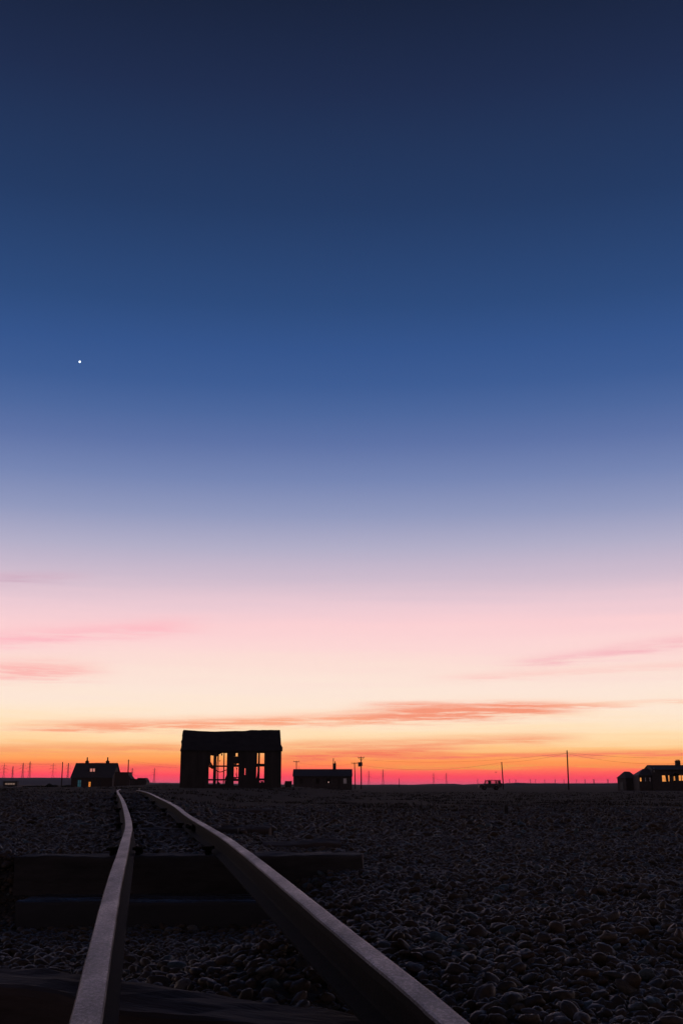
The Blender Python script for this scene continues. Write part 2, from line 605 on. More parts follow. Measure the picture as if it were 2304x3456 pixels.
# ------------------------------------------------------------------ terrain
BANK = [(-50, -0.6), (0, -0.60), (3, -0.60), (3.6, -0.62), (5.0, -0.71), (6.4, -0.77), (7.05, -0.76), (7.35, -0.44), (10, -0.43), (15, -0.395), (20, -0.35), (31, -0.27), (45, -0.245), (78, -0.22),
        (110, -0.22), (200, -1.0), (20000, -1.0)]
SIDE = [(-50, -0.53), (0, -0.53), (12, -0.50), (23, -0.50), (60, -0.62), (200, -1.0), (20000, -1.0)]


def ss(a, b, v):
    t = np.clip((v - a) / (b - a), 0, 1)
    return t * t * (3 - 2 * t)


def height(x, y):
    x = np.asarray(x, float); y = np.asarray(y, float)
    hb = np.interp(y, *zip(*BANK))
    hs = np.interp(y, *zip(*SIDE))
    xb = np.where(y < 45, xr(np.minimum(y, 31)), np.interp(y, [45, 78, 300], [-5.0, -3.2, -14]))
    wd = np.interp(y, [0, 3, 30, 100, 300], [0.35, 0.45, 2.5, 8, 30])
    w = ss(0, 1, (x - xb + 0.02) / wd)
    h = hb * (1 - w) + hs * w
    # heap of shingle against the inside of the right rail, near the camera
    h += 0.13 * np.exp(-(((x + 0.20) / 0.30) ** 2 + ((y - 3.7) / 0.55) ** 2)) * (1 - w)
    # low earth bank between the cottage and the black shed
    h += 0.36 * np.exp(-(((x + 17.0) / 4.2) ** 2 + ((y - 118) / 9.0) ** 2))
    fade = np.clip(y / 40, 0.15, 1)
    h += fade * 0.05 * (np.sin(x * 0.83 + y * 0.31) * np.sin(y * 0.57 - x * 0.23)) * np.clip(1 - y / 400, 0, 1)
    h += 0.028 * np.sin(x * 1.7 + 2.0 * np.sin(y * 0.9 + x * 0.4)) * np.sin(y * 1.25 - x * 0.8 + 1.0) * np.clip(1 - y / 40, 0, 1) * ss(0.2, 0.8, x - xr(np.minimum(y, 31)))
    h += 0.015 * np.sin(x * 3.1 + 1.3 * np.sin(y * 1.7)) * np.sin(y * 2.3 + x) * np.clip(1 - y / 30, 0, 1)
    return h + EYE


ys = np.concatenate([np.linspace(-60, -2, 16), np.linspace(-1.6, 10, 120), np.geomspace(10.12, 300, 150), np.geomspace(306, 11000, 50)])
us = np.linspace(-1, 1, 181)
us = np.sign(us) * np.abs(us) ** 1.35
rows = []
for y in ys:
    hw = 6 + 0.62 * abs(y) if y < 300 else 192 + (y - 300) * 1.0
    hw = max(hw, 40 if y < -1.9 else 0)
    rows.append(np.stack([us * hw, np.full_like(us, y)], 1))
A = np.concatenate(rows)
Z = height(A[:, 0], A[:, 1])
V = np.column_stack([A, Z])
nc = len(us)
FQ = [(r * nc + c, r * nc + c + 1, (r + 1) * nc + c + 1, (r + 1) * nc + c) for r in range(len(ys) - 1) for c in range(nc - 1)]
gm = M(); gm.v = [tuple(v) for v in V]; gm.f = FQ
ground = gm.build('ground', MT['ground'], smooth=True)
tag(ground, kind='structure')
hz = lambda x, y: float(height(x, y))

# ------------------------------------------------------------------ far hills and woods


def ridge(name, pts, y, depth, base, mt, rough, step):
    """long solid ridge: pts = (x, top z above the plain)"""
    xs = np.arange(pts[0][0], pts[-1][0], step)
    top = np.interp(xs, *zip(*pts))
    m = M()
    prof = [(-1.0, 0.0), (-0.55, 0.62), (-0.2, 0.93), (0.0, 1.0), (0.25, 0.9), (1.0, 0.0)]
    for i, x in enumerate(xs):
        n_ = noise.noise(Vector((x * 0.008, y * 0.01, 0))) * 0.6 + noise.noise(Vector((x * 0.045, y, 3))) * 0.4 + noise.noise(Vector((x * 0.3, y, 9))) * 0.22
        for k, (dy_, h_) in enumerate(prof):
            z = (top[i] + rough * n_ * (0.35 + 0.65 * (h_ > 0.9))) * h_
            m.v.append((x, y + dy_ * depth, base + max(z, 0.0 if k not in (0, 5) else -0.3) - (0.4 if k in (0, 5) else 0)))
    k = len(prof)
    for i in range(len(xs) - 1):
        for j in range(k - 1):
            m.f.append((i * k + j, (i + 1) * k + j, (i + 1) * k + j + 1, i * k + j + 1))
    return m.build(name, mt, smooth=False)


mp = lambda px, Y: (px - 1152) * Y / 3910.0
mh = lambda py, Y: (HY - py) * Y / 3910.0 + 1.0
HY_ = 2700
tag(ridge('hill', [(mp(-900, HY_), mh(2630, HY_)), (mp(0, HY_), mh(2625.5, HY_)), (mp(230, HY_), mh(2625.5, HY_)), (mp(330, HY_), mh(2629, HY_)), (mp(420, HY_), mh(2637, HY_)), (mp(520, HY_), mh(2641.5, HY_)),
                   (mp(640, HY_), mh(2643, HY_)), (mp(900, HY_), mh(2646.5, HY_)), (mp(1000, HY_), 1.2)], HY_, 300, 0.0, MT['hill'], 0.9, 6.0), kind='structure')
HW = 1300
tag(ridge('far_wood', [(mp(930, HW), 0.6), (mp(1180, HW), 1.2), (mp(1225, HW), mh(2649, HW)), (mp(1290, HW), mh(2648.5, HW)), (mp(1400, HW), mh(2648.5, HW)), (mp(1450, HW), mh(2646.3, HW)), (mp(1535, HW), mh(2645, HW)),
                       (mp(1560, HW), mh(2648, HW)), (mp(1640, HW), mh(2644, HW)), (mp(1700, HW), mh(2643.8, HW)), (mp(1745, HW), mh(2641.5, HW)), (mp(1790, HW), mh(2643.5, HW)),
                       (mp(1900, HW), mh(2643.8, HW)), (mp(2000, HW), mh(2643.5, HW)), (mp(2120, HW), mh(2642.5, HW)), (mp(2304, HW), mh(2642, HW)), (mp(2700, HW), mh(2641, HW))],
          HW, 60, 0.0, MT['wood_far'], 0.75, 1.2), kind='stuff')

# ------------------------------------------------------------------ lattice pylons


def make_pylon(label):
    """unit design 50 m tall, three pairs of arms"""
    t = thing('lattice_pylon', label, 'pylon', group='lattice pylons along the horizon')
    half = lambda z: np.interp(z, [0, 26, 50], [3.6, 1.35, 0.35])
    for sx in (-1, 1):
        for sy in (-1, 1):
            M().tube([(sx * half(z), sy * half(z), z) for z in (0, 26, 50)], 0.26, 4).build('leg', MT['steel'], t)
    m = M()
    zs = [0, 7, 13, 18, 22.5, 26, 30, 34, 38, 42, 46]
    for a, b in zip(zs, zs[1:]):
        for s in (-1, 1):
            m.tube([(-half(a), s * half(a), a), (half(b), s * half(b), b)], 0.11, 3)
            m.tube([(half(a), s * half(a), a), (-half(b), s * half(b), b)], 0.11, 3)
            m.tube([(s * half(a), -half(a), a), (s * half(b), half(b), b)], 0.11, 3)
    m.build('bracing', MT['steel'], t)
    for z, l in ((29, 7.0), (36.5, 8.5), (44, 6.0)):
        a = M()
        for s in (-1, 1):
            w = float(half(z))
            a.tube([(s * w, -w, z), (s * l, 0, z + 0.5)], 0.16, 3)
            a.tube([(s * w, w, z), (s * l, 0, z + 0.5)], 0.16, 3)
            a.tube([(s * w, 0, z + 2.2), (s * l, 0, z + 0.5)], 0.14, 3)
        arm = a.build('cross_arm', MT['steel'], t)
        for s in (-1, 1):
            M().tube([(s * l, 0, z + 0.45), (s * l, 0, z - 2.2)], 0.18, 4).build('insulator', MT['steel'], arm)
    return t


def make_far_pylon(label):
    """lower wide-armed design seen only as a T"""
    t = thing('wide_pylon', label, 'pylon', group='small T-shaped pylons far off on the right')
    m = M()
    for s in (-1, 1):
        for q in (-1, 1):
            m.tube([(s * 3.0, q * 3.0, 0), (s * 1.1, q * 1.1, 22), (s * 0.8, q * 0.8, 36)], 0.4, 4)
        for a, b, wa, wb in ((0, 8, 3.0, 2.3), (8, 15, 2.3, 1.7), (15, 22, 1.7, 1.1), (22, 29, 1.1, 0.95)):
            m.tube([(-wa, s * wa, a), (wb, s * wb, b)], 0.22, 3)
            m.tube([(wa, s * wa, a), (-wb, s * wb, b)], 0.22, 3)
    m.build('tower', MT['steel'], t)
    for z, l in ((35, 9.0), (27, 6.0)):
        a = M()
        for q in (-0.8, 0.8):
            a.tube([(-l, 0, z + 0.8), (0, q, z), (l, 0, z + 0.8)], 0.35, 4)
        a.build('cross_arm', MT['steel'], t)
    return t


PYL = [(11, 2578, 3150, 20, 'lattice pylon nearest the left edge of the photo, above the dark hill'),
       (41, 2587, 3500, 75, 'lowest of the pylons above the dark hill, seen edge-on, second from the left edge'),
       (75, 2576, 3100, 35, 'tall lattice pylon with drooping arms, third from the left edge above the hill'),
       (98, 2572, 3000, 62, 'tallest thin pylon of the left cluster, fourth from the left edge above the hill'),
       (177, 2577, 3100, 15, 'lattice pylon standing alone above the hill, left of the thin pole by the cottage'),
       (228, 2577, 3120, 50, 'faint lattice pylon between the thin pole and the left end of the cottage roof'),
       (445, 2593, 3300, 30, 'faint pylon rising just right of the pole above the cottage outbuilding'),
       (520, 2593, 3300, 25, 'lattice pylon standing in the gap between the cottage outbuilding and black shed'),
       (1244, 2602, 3900, 10, 'first lattice pylon right of the transformer pole'),
       (1292, 2598, 3700, 22, 'second and taller lattice pylon right of the transformer pole'),
       (1463, 2609, 4300, 10, 'left one of two matching pylons on the open horizon mid-right'),
       (1506, 2610, 4300, 24, 'right one of two matching pylons on the open horizon mid-right')]
proto = None
for px, top, Y, rot, lab in PYL:
    if proto is None:
        proto = make_pylon(lab); t = proto
    else:
        t = copy_tree(proto); t['label'] = lab
    t.location = (mp(px, Y), Y, 0)
    s = (mh(top, Y)) / 50.0
    t.scale = (s, s, s)
    t.rotation_euler = (0, 0, math.radians(rot))
FAR = [(1611, 'first small T pylon left of the parked four-wheel drive'), (1723, 'first small T pylon right of the leaning pole behind the vehicle'), (1749, 'small T pylon above the low bushes right of the leaning pole'),
       (1789, 'small T pylon third right of the leaning pole behind the vehicle'), (1811, 'small T pylon midway between the two leaning poles'),
       (1848, 'small T pylon third left of the tall right-hand pole'), (1872, 'small T pylon second left of the tall right-hand pole'), (1908, 'small T pylon almost touching the tall right-hand pole'),
       (1957, 'small T pylon first right of the tall right-hand pole'), (1973, 'small T pylon second right of the tall right-hand pole'),
       (2009, 'left pylon of the first close pair before the small hut'), (2018, 'right pylon of the first close pair before the small hut'),
       (2049, 'left pylon of the close pair nearest the small hut'), (2058, 'right pylon of the close pair nearest the small hut')]
proto = None
for i, (px, lab) in enumerate(FAR):
    Y = 7600
    if proto is None:
        proto = make_far_pylon(lab); t = proto
    else:
        t = copy_tree(proto); t['label'] = lab
    t.location = (mp(px, Y), Y + 60 * (i % 3), 0)
    s = mh(2629 + (i % 3), Y) / 36.0
    t.scale = (s, s, s)
    t.rotation_euler = (0, 0, math.radians((-12, 8, 20, 0)[i % 4]))
# a few of the conductors strung between the pylons


def cable(name, a, b, sag, r, label, n=14, group=None, cat='cable'):
    a, b = Vector(a), Vector(b)
    pts = []
    for i in range(n + 1):
        t = i / n
        p = a.lerp(b, t)
        p.z -= sag * 4 * t * (1 - t)
        pts.append(p)
    o = M().tube(pts, r, 4).build(name, MT['wire'])
    return tag(o, label, cat, group)


for (pa, pb, py, Y, lab) in ((445, 520, 2612, 3290, 'thin conductor strung between the two pylons left of the black shed'), (11, 75, 2590, 3120, 'thin conductor strung between the first and third pylons above the hill'),
                             (1463, 1506, 2625, 4290, 'thin conductor strung between the two matching pylons mid-right'), (1244, 1292, 2620, 3800, 'thin conductor strung between the pylons right of the transformer pole')):
    A_, B_ = P(pa, py, Y), P(pb, py, Y)
    cable('conductor', A_, B_, 7.0, 0.16, lab, cat='conductor', group='conductors between the pylons')

# ------------------------------------------------------------------ cottage on the left
Y0 = 264.0
k0 = Y0 / 3910.0
gx = lambda px, Y: mp(px, Y)
bx = gx(310, Y0)
gz = hz(bx, Y0)


def rel(px, py, Y, x0, z0):
    p = P(px, py, Y)
    return p.x - x0, p.z - z0


def gable_roof(parent, x0, x1, y0, y1, ze, zr_, ov, th, mt, name='roof'):
    """ridge along x"""
    ym = (y0 + y1) / 2
    m = M()
    sl = (zr_ - ze) / (ym - y0)
    poly = [(y0 - ov, ze - ov * sl), (ym, zr_), (y1 + ov, ze - ov * sl), (y1 + ov, ze - ov * sl + th), (ym, zr_ + th), (y0 - ov, ze - ov * sl + th)]
    n = len(poly)
    vs = [(x0, y, z) for y, z in poly] + [(x1, y, z) for y, z in poly]
    fs = [(0, 1, 4, 5), (1, 2, 3, 4), (6, 11, 10, 7), (7, 10, 9, 8)]
    fs += [(i, i + n, (i + 1) % n + n, (i + 1) % n) for i in range(n)]
    m.add(vs, fs)
    return m.build(name, mt, parent)


def gable_walls(parent, x0, x1, y0, y1, ze, zr_, mt, fholes=(), bholes=(), th=0.22, name='wall'):
    fr = M().wall(x0, x1, 0, ze, y0, y0 + th, list(fholes)).build(name, mt, parent)
    bk = M().wall(x0, x1, 0, ze, y1 - th, y1, list(bholes)).build(name, mt, parent)
    ym = (y0 + y1) / 2
    poly = [(y0 + th, 0), (y1 - th, 0), (y1 - th, ze), (ym, zr_ - 0.02), (y0 + th, ze)]
    M().prism_x(poly, x0, x0 + th).build(name, mt, parent)
    M().prism_x(poly, x1 - th, x1).build(name, mt, parent)
    return fr, bk


def window(parent, x0, x1, z0, z1, y, pane_mt, frame_mt, bars=(1, 1), depth=0.08, fw=0.06):
    """frame with mullions set in an opening; the pane is a sub-part"""
    m = M()
    holes = []
    nx, nz = bars[0] + 1, bars[1] + 1
    w = (x1 - x0 - fw * (nx + 1)) / nx
    h = (z1 - z0 - fw * (nz + 1)) / nz
    for i in range(nx):
        for j in range(nz):
            a = x0 + fw + i * (w + fw)
            b = z0 + fw + j * (h + fw)
            holes.append((a, a + w, b, b + h))
    m.wall(x0, x1, z0, z1, y, y + depth, holes)
    f = m.build('window', frame_mt, parent)
    for a, b, c, d in holes:
        M().box(a - 0.005, b + 0.005, y + depth * 0.4, y + depth * 0.6, c - 0.005, d + 0.005).build('pane', pane_mt, f)
    return f


cot = thing('cottage', 'dark two-chimney cottage with steep roof and one glowing orange window', 'house', (bx, Y0, gz), math.radians(-4))
w0, w1 = (239 - 310) * k0, (380 - 310) * k0
ze, zt = 2.66 - (gz - 0), 5.74 - gz
dep = 7.2
win = []


def loc(px0, px1, py0, py1, c, Y, z0):
    kk = Y / 3910.0
    return ((px0 - c) * kk, (px1 - c) * kk, (HY - py1) * kk + 1.0 - z0, (HY - py0) * kk + 1.0 - z0)


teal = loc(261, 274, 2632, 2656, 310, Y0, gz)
oran = loc(298, 307, 2638, 2656, 310, Y0, gz)
blank = loc(330, 343, 2632, 2656, 310, Y0, gz)
gable_walls(cot, w0, w1, 0, dep, ze, zt, MT['brick'], [teal, oran, blank])
gable_roof(cot, w0 - 0.18, w1 + 0.18, 0, dep, ze, zt, 0.25, 0.14, MT['slate'])
window(cot, *teal, 0.06, MT['reflect_teal'], MT['frame'], (1, 1), fw=0.05)
wf = window(cot, *oran, 0.06, MT['lit_orange'], MT['frame'], (0, 2), fw=0.07)
wf['label'] = 'narrow window glowing orange beside the door'
d = M().box(blank[0], blank[1], 0.06, 0.12, blank[2], blank[3]).build('door', MT['board'], cot)
M().box(blank[0] + 0.08, blank[0] + 0.12, 0.02, 0.06, blank[2] + 0.75, blank[2] + 0.9).build('handle', MT['steel'], d)
# dormer with two rosy panes in the front roof slope
dm = loc(294, 316, 2591, 2608, 310, Y0, gz)
slope_y = lambda z: (z - ze) / (zt - ze) * dep / 2
dy0 = slope_y(dm[2]) - 0.10
dor = M().wall(dm[0], dm[1], dm[2], dm[3], dy0, dy0 + 0.12, [loc(297, 304.5, 2595, 2605, 310, Y0, gz), loc(307, 314, 2595, 2605, 310, Y0, gz)])
dor.prism_x([(dy0 + 0.12, dm[2] + 0.12), (slope_y(dm[3]) + 0.2, dm[3]), (dy0 + 0.12, dm[3])], dm[0], dm[1])
dor = dor.build('dormer', MT['slate'], cot)
for a in (297, 307):
    q = loc(a, a + 7.2, 2595, 2605, 310, Y0, gz)
    M().box(q[0] - 0.01, q[1] + 0.01, dy0 + 0.05, dy0 + 0.08, q[2] - 0.01, q[3] + 0.01).build('pane', MT['skyglow_rose'], dor)
rh = zt
for cx in (275, 346.5):
    x = (cx - 310) * k0
    m = M()
    m.box(x - 0.34, x + 0.34, dep / 2 - 0.34, dep / 2 + 0.34, rh - 0.5, rh + 0.42)
    m.box(x - 0.40, x + 0.40, dep / 2 - 0.40, dep / 2 + 0.40, rh + 0.42, rh + 0.52)
    m.box(x - 0.26, x + 0.26, dep / 2 - 0.26, dep / 2 + 0.26, rh + 0.52, rh + 0.68)
    ch = m.build('chimney', MT['brick'], cot)
    M().tube([(x, dep / 2, rh + 0.66), (x, dep / 2, rh + 1.42)], 0.17, 8, 0.14).build('chimney_pot', MT['brick'], ch)

# outbuildings right of the cottage
Y1 = 258.0
k1 = Y1 / 3910.0
bx1 = gx(410, Y1); gz1 = hz(bx1, Y1)
ob = thing('outbuilding', 'windowless block with square top between the cottage and a pole', 'outbuilding', (bx1, Y1, gz1))
X = lambda px: (px - 410) * k1
Zz = lambda py: (HY - py) * k1 + 1.0 - gz1
M().prism_y([(X(385), 0), (X(437), 0), (X(437), Zz(2622)), (X(432), Zz(2616)), (X(432), Zz(2608.5)), (X(386), Zz(2608.5))], 0, 4.6).build('wall', MT['brick'], ob)
M().box(X(385) - 0.02, X(433.2), -0.15, 4.75, Zz(2608.5) + 0.002, Zz(2607)).build('roof', MT['felt'], ob)
M().prism_y([(X(432.3), Zz(2616.2)), (X(437.4), Zz(2622.2)), (X(443), Zz(2628.5)), (X(442), Zz(2629.6)), (X(437.2), Zz(2623.4)), (X(432.3), Zz(2617.5))], -0.12, 4.4).build('lean_to_roof', MT['felt'], ob)
M().box(X(392), X(404), -0.06, -0.004, 0.0, 2.0).build('door', MT['board'], ob)
gz2 = hz(gx(466, 250), 250)
sh = thing('low_shed', 'low flat shed with raised roof box right of the square outbuilding', 'shed', (gx(466, 250), 250, gz2))
kx = 250 / 3910.0
X = lambda px: (px - 466) * kx
Zz = lambda py: (HY - py) * kx + 1.0 - gz2
M().prism_y([(X(438), 0), (X(494), 0), (X(494), Zz(2638)), (X(490), Zz(2632)), (X(438), Zz(2632))], 0, 4.0).build('wall', MT['board'], sh)
M().prism_y([(X(437), Zz(2632) + .002), (X(490.2), Zz(2632) + .002), (X(494.6), Zz(2638.2)), (X(494.6), Zz(2637)), (X(490.2), Zz(2630.0)), (X(437), Zz(2629))], -0.1, 4.1).build('roof', MT['felt'], sh)
M().box(X(462), X(489.5), 0.4, 3.6, Zz(2630), Zz(2626)).build('roof_box', MT['board'], sh)
M().box(X(455), X(468), -0.05, -0.003, 0.0, 1.9).build('door', MT['frame'], sh)
p = P(231, 2650, 262)
gzb = hz(p.x, 262)
lb = thing('log_store', 'low dark box standing against the left wall of the cottage', 'store', (p.x, 262, gzb))
M().box(-0.42, 0.42, 0, 1.2, 0, P(231, 2650, 262).z - gzb).build('body', MT['board'], lb)
M().box(-0.48, 0.46, -0.06, 1.26, P(231, 2650, 262).z - gzb + 0.002, P(231, 2648.6, 262).z - gzb).build('lid', MT['felt'], lb)

# lit caravan far left
cY = 430
cxv = gx(35, cY); czv = hz(cxv, cY)
cv = thing('caravan', 'low caravan with a dim row of lit windows near the left edge', 'caravan', (cxv, cY, czv))
kc = cY / 3910.0
wr = [(-17 * kc + 0.0 + i * 0.93, -17 * kc + i * 0.93 + 0.82, 0.95, 1.55) for i in range(4)]
M().wall(-2.6, 2.6, 0.35, 2.05, 0, 0.12, wr).box(-2.6, 2.6, 0.121, 2.2, 0.35, 0.5).box(-2.6, -2.45, 0.121, 2.2, 0.502, 2.05).box(2.45, 2.6, 0.121, 2.2, 0.502, 2.05).box(-2.44, 2.44, 2.05, 2.2, 0.502, 2.05).build('body', MT['board'], cv)
M().prism_x([(-0.05, 2.052), (2.25, 2.052), (2.1, 2.2), (0.1, 2.2)], -2.65, 2.65).build('roof', MT['felt'], cv)
for a, b, c, d_ in wr:
    M().box(a - .01, b + .01, 0.03, 0.07, c - .01, d_ + .01).build('window', MT['lit_caravan'], cv)
for x in (-0.5, 0.5):
    M().tube([(x, 0.2, 0.32), (x, 0.42, 0.32)], 0.32, 12).build('wheel', MT['tyre'], cv)

# ------------------------------------------------------------------ the derelict black shed
SY = 78.0
sk = SY / 3910.0
sx = gx(777, SY)
sz = hz(sx, SY) - 0.02
shed = thing('derelict_shed', 'derelict black timber shed with sagging roof and sunset showing through broken openings', 'shed', (sx, SY, sz), math.radians(5.5))
zx = lambda u: (570 + u / 3.7333 - 777) * sk          # from zoomed photo columns to metres
zz = lambda v: (HY - (2430 + v / 3.7333)) * sk + 1.0 - sz
WX0, WX1 = zx(142), zx(1412)
ZE, ZR_ = zz(385), (HY - 2467.5) * (80.2 / 3910.0) + 1.0 - sz
DEP = 4.4
front_holes = [(zx(500), zx(726), zz(812), zz(420)), (zx(816), zx(872), zz(826), zz(404)), (zx(950), zx(960), zz(695), zz(614)), (zx(1099), zx(1118), zz(738), zz(404)),
               (zx(1141), zx(1196), zz(786), zz(402))]
fw_ = M().wall(WX0, WX1, 0, ZE, 0, 0.12, front_holes).build('wall', MT['tar'], shed)
back_holes = [(zx(430), zx(760), zz(835), zz(380)), (zx(790), zx(905), zz(835), zz(392)), (zx(930), zx(985), zz(740), zz(560)), (zx(1070), zx(1240), zz(815), zz(392))]
M().wall(WX0, WX1, 0, ZE, DEP - 0.12, DEP, back_holes).build('wall', MT['tar'], shed)
ym = DEP / 2
for a, b in ((WX0, WX0 + 0.12), (WX1 - 0.12, WX1)):
    M().prism_x([(0.12, 0), (DEP - 0.12, 0), (DEP - 0.12, ZE), (ym, ZR_ - 0.06), (0.12, ZE)], a, b).build('wall', MT['tar'], shed)
# roof with sagging ridge and torn verges
RDG = [(165, 140), (215, 141), (350, 150), (430, 154), (520, 158), (600, 157), (700, 153), (780, 151), (870, 149), (960, 147), (1000, 140), (1030, 131), (1058, 138), (1120, 139), (1180, 134), (1250, 136), (1378, 134)]
u_e = np.interp(np.linspace(0, 1, 34), [0, 1], [150, 1412])
rx = [p[0] for p in RDG]; rz_ = [p[1] for p in RDG]
m = M()
nR = 8
for side in (0, 1):
    o = len(m.v)
    for i in range(34):
        t = i / 33
        u_r = 162 + t * (1384 - 162)
        vr = float(np.interp(u_r, rx, rz_))
        zr_i = (HY - (2430 + vr / 3.7333)) * (80.2 / 3910.0) + 1.0 - sz
        xr_i = (570 + u_r / 3.7333 - 777) * (80.2 / 3910.0)
        xe_i = zx(142 + t * (1422 - 142))
        for j in range(nR):
            s = j / (nR - 1)
            jag = 0.0
            if i == 0: jag = 0.045 * math.sin(j * 2.4 + 1)
            if i == 33: jag = 0.06 * math.sin(j * 1.9 + 2.2) - (0.05 if j == 3 else 0)
            x = xr_i + (xe_i - xr_i) * s + jag
            y = ym - (ym + 0.10) * s if side == 0 else ym + (ym + 0.10) * s
            z = zr_i + (ZE - 0.03 - zr_i) * s + 0.02 * noise.noise(Vector((x * 2, j * 1.7, side)))
            m.v.append((x, y, z)); m.v.append((x, y, z - 0.07))
    n = nR * 2
    for i in range(33):
        for j in range(nR - 1):
            a = o + i * n + j * 2; b = o + (i + 1) * n + j * 2
            q = (a, a + 2, b + 2, b); r = (a + 1, b + 1, b + 3, a + 3)
            m.f += [q, r] if side == 0 else [q[::-1], r[::-1]]
        for j in (0, nR - 1):
            a = o + i * n + j * 2; b = o + (i + 1) * n + j * 2
            m.f.append((a, b, b + 1, a + 1))
    for i in (0, 33):
        for j in range(nR - 1):
            a = o + i * n + j * 2
            m.f.append((a, a + 1, a + 3, a + 2))
m.build('roof', MT['felt'], shed)
# frames of the openings: posts and rails, each a part of its own


def bar(u0, u1, v0, v1, y=0.02, d_=0.08, name='mullion', par=shed):
    return M().box(zx(u0), zx(u1), y, y + d_, zz(v1), zz(v0)).build(name, MT['frame'], par)


bar(555, 594, 420, 812, name='post'); bar(681, 695, 421, 811)
bar(617, 624, 422, 810, 0.04, 0.04)
for a, b in ((578, 597), (745, 765)):
    for u0, u1 in ((500, 555), (594, 617), (624, 681), (695, 726)):
        bar(u0, u1, a, b, 0.03, 0.06, 'transom')
bar(500, 519, 421, 577, 0.05, 0.03, 'board'); bar(724, 726, 421, 812, 0.05, 0.03, 'board'); bar(703, 724, 766, 811, 0.05, 0.03, 'board')
bar(816, 872, 466, 556, 0.03, 0.05, 'board'); bar(816, 872, 570, 597, 0.03, 0.05, 'transom'); bar(816, 835, 405, 465, 0.035, 0.05, 'board'); bar(859, 872, 405, 465, 0.035, 0.05, 'board')
bar(816, 872, 720, 733, 0.03, 0.05, 'transom'); bar(816, 872, 742, 771, 0.03, 0.05, 'transom'); bar(816, 849, 733.5, 741.5, 0.035, 0.05, 'board')
bar(816, 849, 556.5, 569.5, 0.035, 0.05, 'board'); bar(1099, 1118, 553, 596, name='transom'); bar(1141, 1196, 556, 592, name='transom'); bar(1141, 1196, 737, 764, name='transom')
bar(1112, 1118, 597, 738, 0.04, 0.04); bar(1099, 1106, 405, 552, 0.04, 0.04)


def scrap(pts, y=2.0, d_=0.04, name='broken_board'):
    poly = [(zx(a), zz(b)) for a, b in pts]
    ar = sum(poly[i][0] * poly[(i + 1) % len(poly)][1] - poly[(i + 1) % len(poly)][0] * poly[i][1] for i in range(len(poly)))
    return M().prism_y(poly if ar > 0 else poly[::-1], y, y + d_).build(name, MT['frame'], shed)


# torn cladding and debris hanging in the openings, a hand's breadth behind the frames
scrap([(594, 418), (660, 418), (640, 436), (612, 446), (598, 470), (594, 470)], 0.13)
scrap([(519, 420), (556, 420), (560, 452), (545, 462), (536, 454), (524, 458), (519, 452)], 0.13)
scrap([(519, 530), (528, 545), (545, 572), (556, 579), (519, 579)], 0.13)
scrap([(648, 430), (664, 428), (668, 452), (660, 462), (654, 452)], 0.15)
scrap([(622, 520), (640, 516), (648, 522), (634, 530)], 0.13)
scrap([(500, 597), (556, 597), (556, 612), (545, 628), (528, 612), (512, 606)], 0.13)
scrap([(702, 745), (720, 706), (728, 690), (728, 748)], 0.13)
scrap([(640, 812), (652, 800), (634, 786), (624, 772), (618, 812)], 0.13)
scrap([(1150, 766), (1170, 772), (1190, 768), (1190, 790), (1160, 784), (1150, 776)], 0.13)
scrap([(838, 598), (850, 640), (840, 690), (850, 720), (858, 720), (852, 660), (858, 610)], 0.13)
scrap([(1099, 738), (1108, 700), (1112, 660), (1114, 738)], 0.13)
M().tube([(zx(593), 0.15, zz(640)), (zx(612), 0.15, zz(652)), (zx(640), 0.15, zz(660)), (zx(670), 0.15, zz(655)), (zx(700), 0.15, zz(640)), (zx(728), 0.15, zz(632))], 0.03, 5).build('hanging_rope', MT['wire'], shed)
M().tube([(zx(610), 1.6, 0), (zx(600), 1.9, zz(560)), (zx(608), 2.2, zz(420))], 0.035, 5).build('prop', MT['frame'], shed)

# small cabinet and fallen board right of the shed
p = P(973, 2660, 86)
cz = hz(p.x, 86)
cb = thing('meter_cabinet', 'small square cabinet standing between the black shed and bungalow', 'cabinet', (p.x, 86, cz))
cw = 11 * 86 / 3910.0
ct = P(973, 2638, 86).z - cz
M().box(-cw, cw, 0, 0.35, 0, ct).build('body', MT['board'], cb)
M().prism_x([(-0.03, ct + .002), (0.38, ct + .002), (0.38, ct + 0.05), (-0.03, ct + 0.03)], -cw - 0.03, cw + 0.02).build('lid', MT['felt'], cb)
M().box(-cw - 0.06, -cw - 0.002, 0.02, 0.3, 0.02, ct - 0.05).build('side_panel', MT['pale'], cb)
p = P(952, 2655, 84)
pl = hz(p.x, 84)
o = M().prism_y([(-0.12, 0.0), (0.14, 0.06), (0.14, 0.09), (-0.12, 0.03)], 0, 0.8).build('fallen_board', MT['pale'])
o.location = (p.x, 84, pl)
tag(o, 'pale board lying between the black shed and the small cabinet', 'board')

# ------------------------------------------------------------------ bungalow
BY = 228.0
bk = BY / 3910.0
bbx = gx(1088, BY); bz = hz(bbx, BY)
bun = thing('bungalow', 'long low bungalow with one chimney stack right of the black shed', 'house', (bbx, BY, bz))
X = lambda px: (px - 1088) * bk
Zz = lambda py: (HY - py) * bk + 1.0 - bz
q4 = lambda u: 940 + u / 4.3556
r4 = lambda v: 2520 + v / 4.3556
wz = [(X(q4(308)), X(q4(362)), Zz(r4(548)), Zz(r4(465))), (X(q4(548)), X(q4(598)), Zz(r4(545)), Zz(r4(465))), (X(q4(700)), X(q4(764)), Zz(r4(545)), Zz(r4(465))), (X(q4(950)), X(q4(1000)), Zz(r4(545)), Zz(r4(465)))]
dr = (X(q4(860)), X(q4(905)), 0.0, Zz(r4(465)))
ze_, zt_ = Zz(2619), Zz(2598)
gable_walls(bun, X(990), X(1187.5), 0, 6.4, ze_, zt_, MT['board'], wz + [dr])
gable_roof(bun, X(986.8), X(1189), 0, 6.4, ze_, zt_, 0.35, 0.1, MT['slate'])
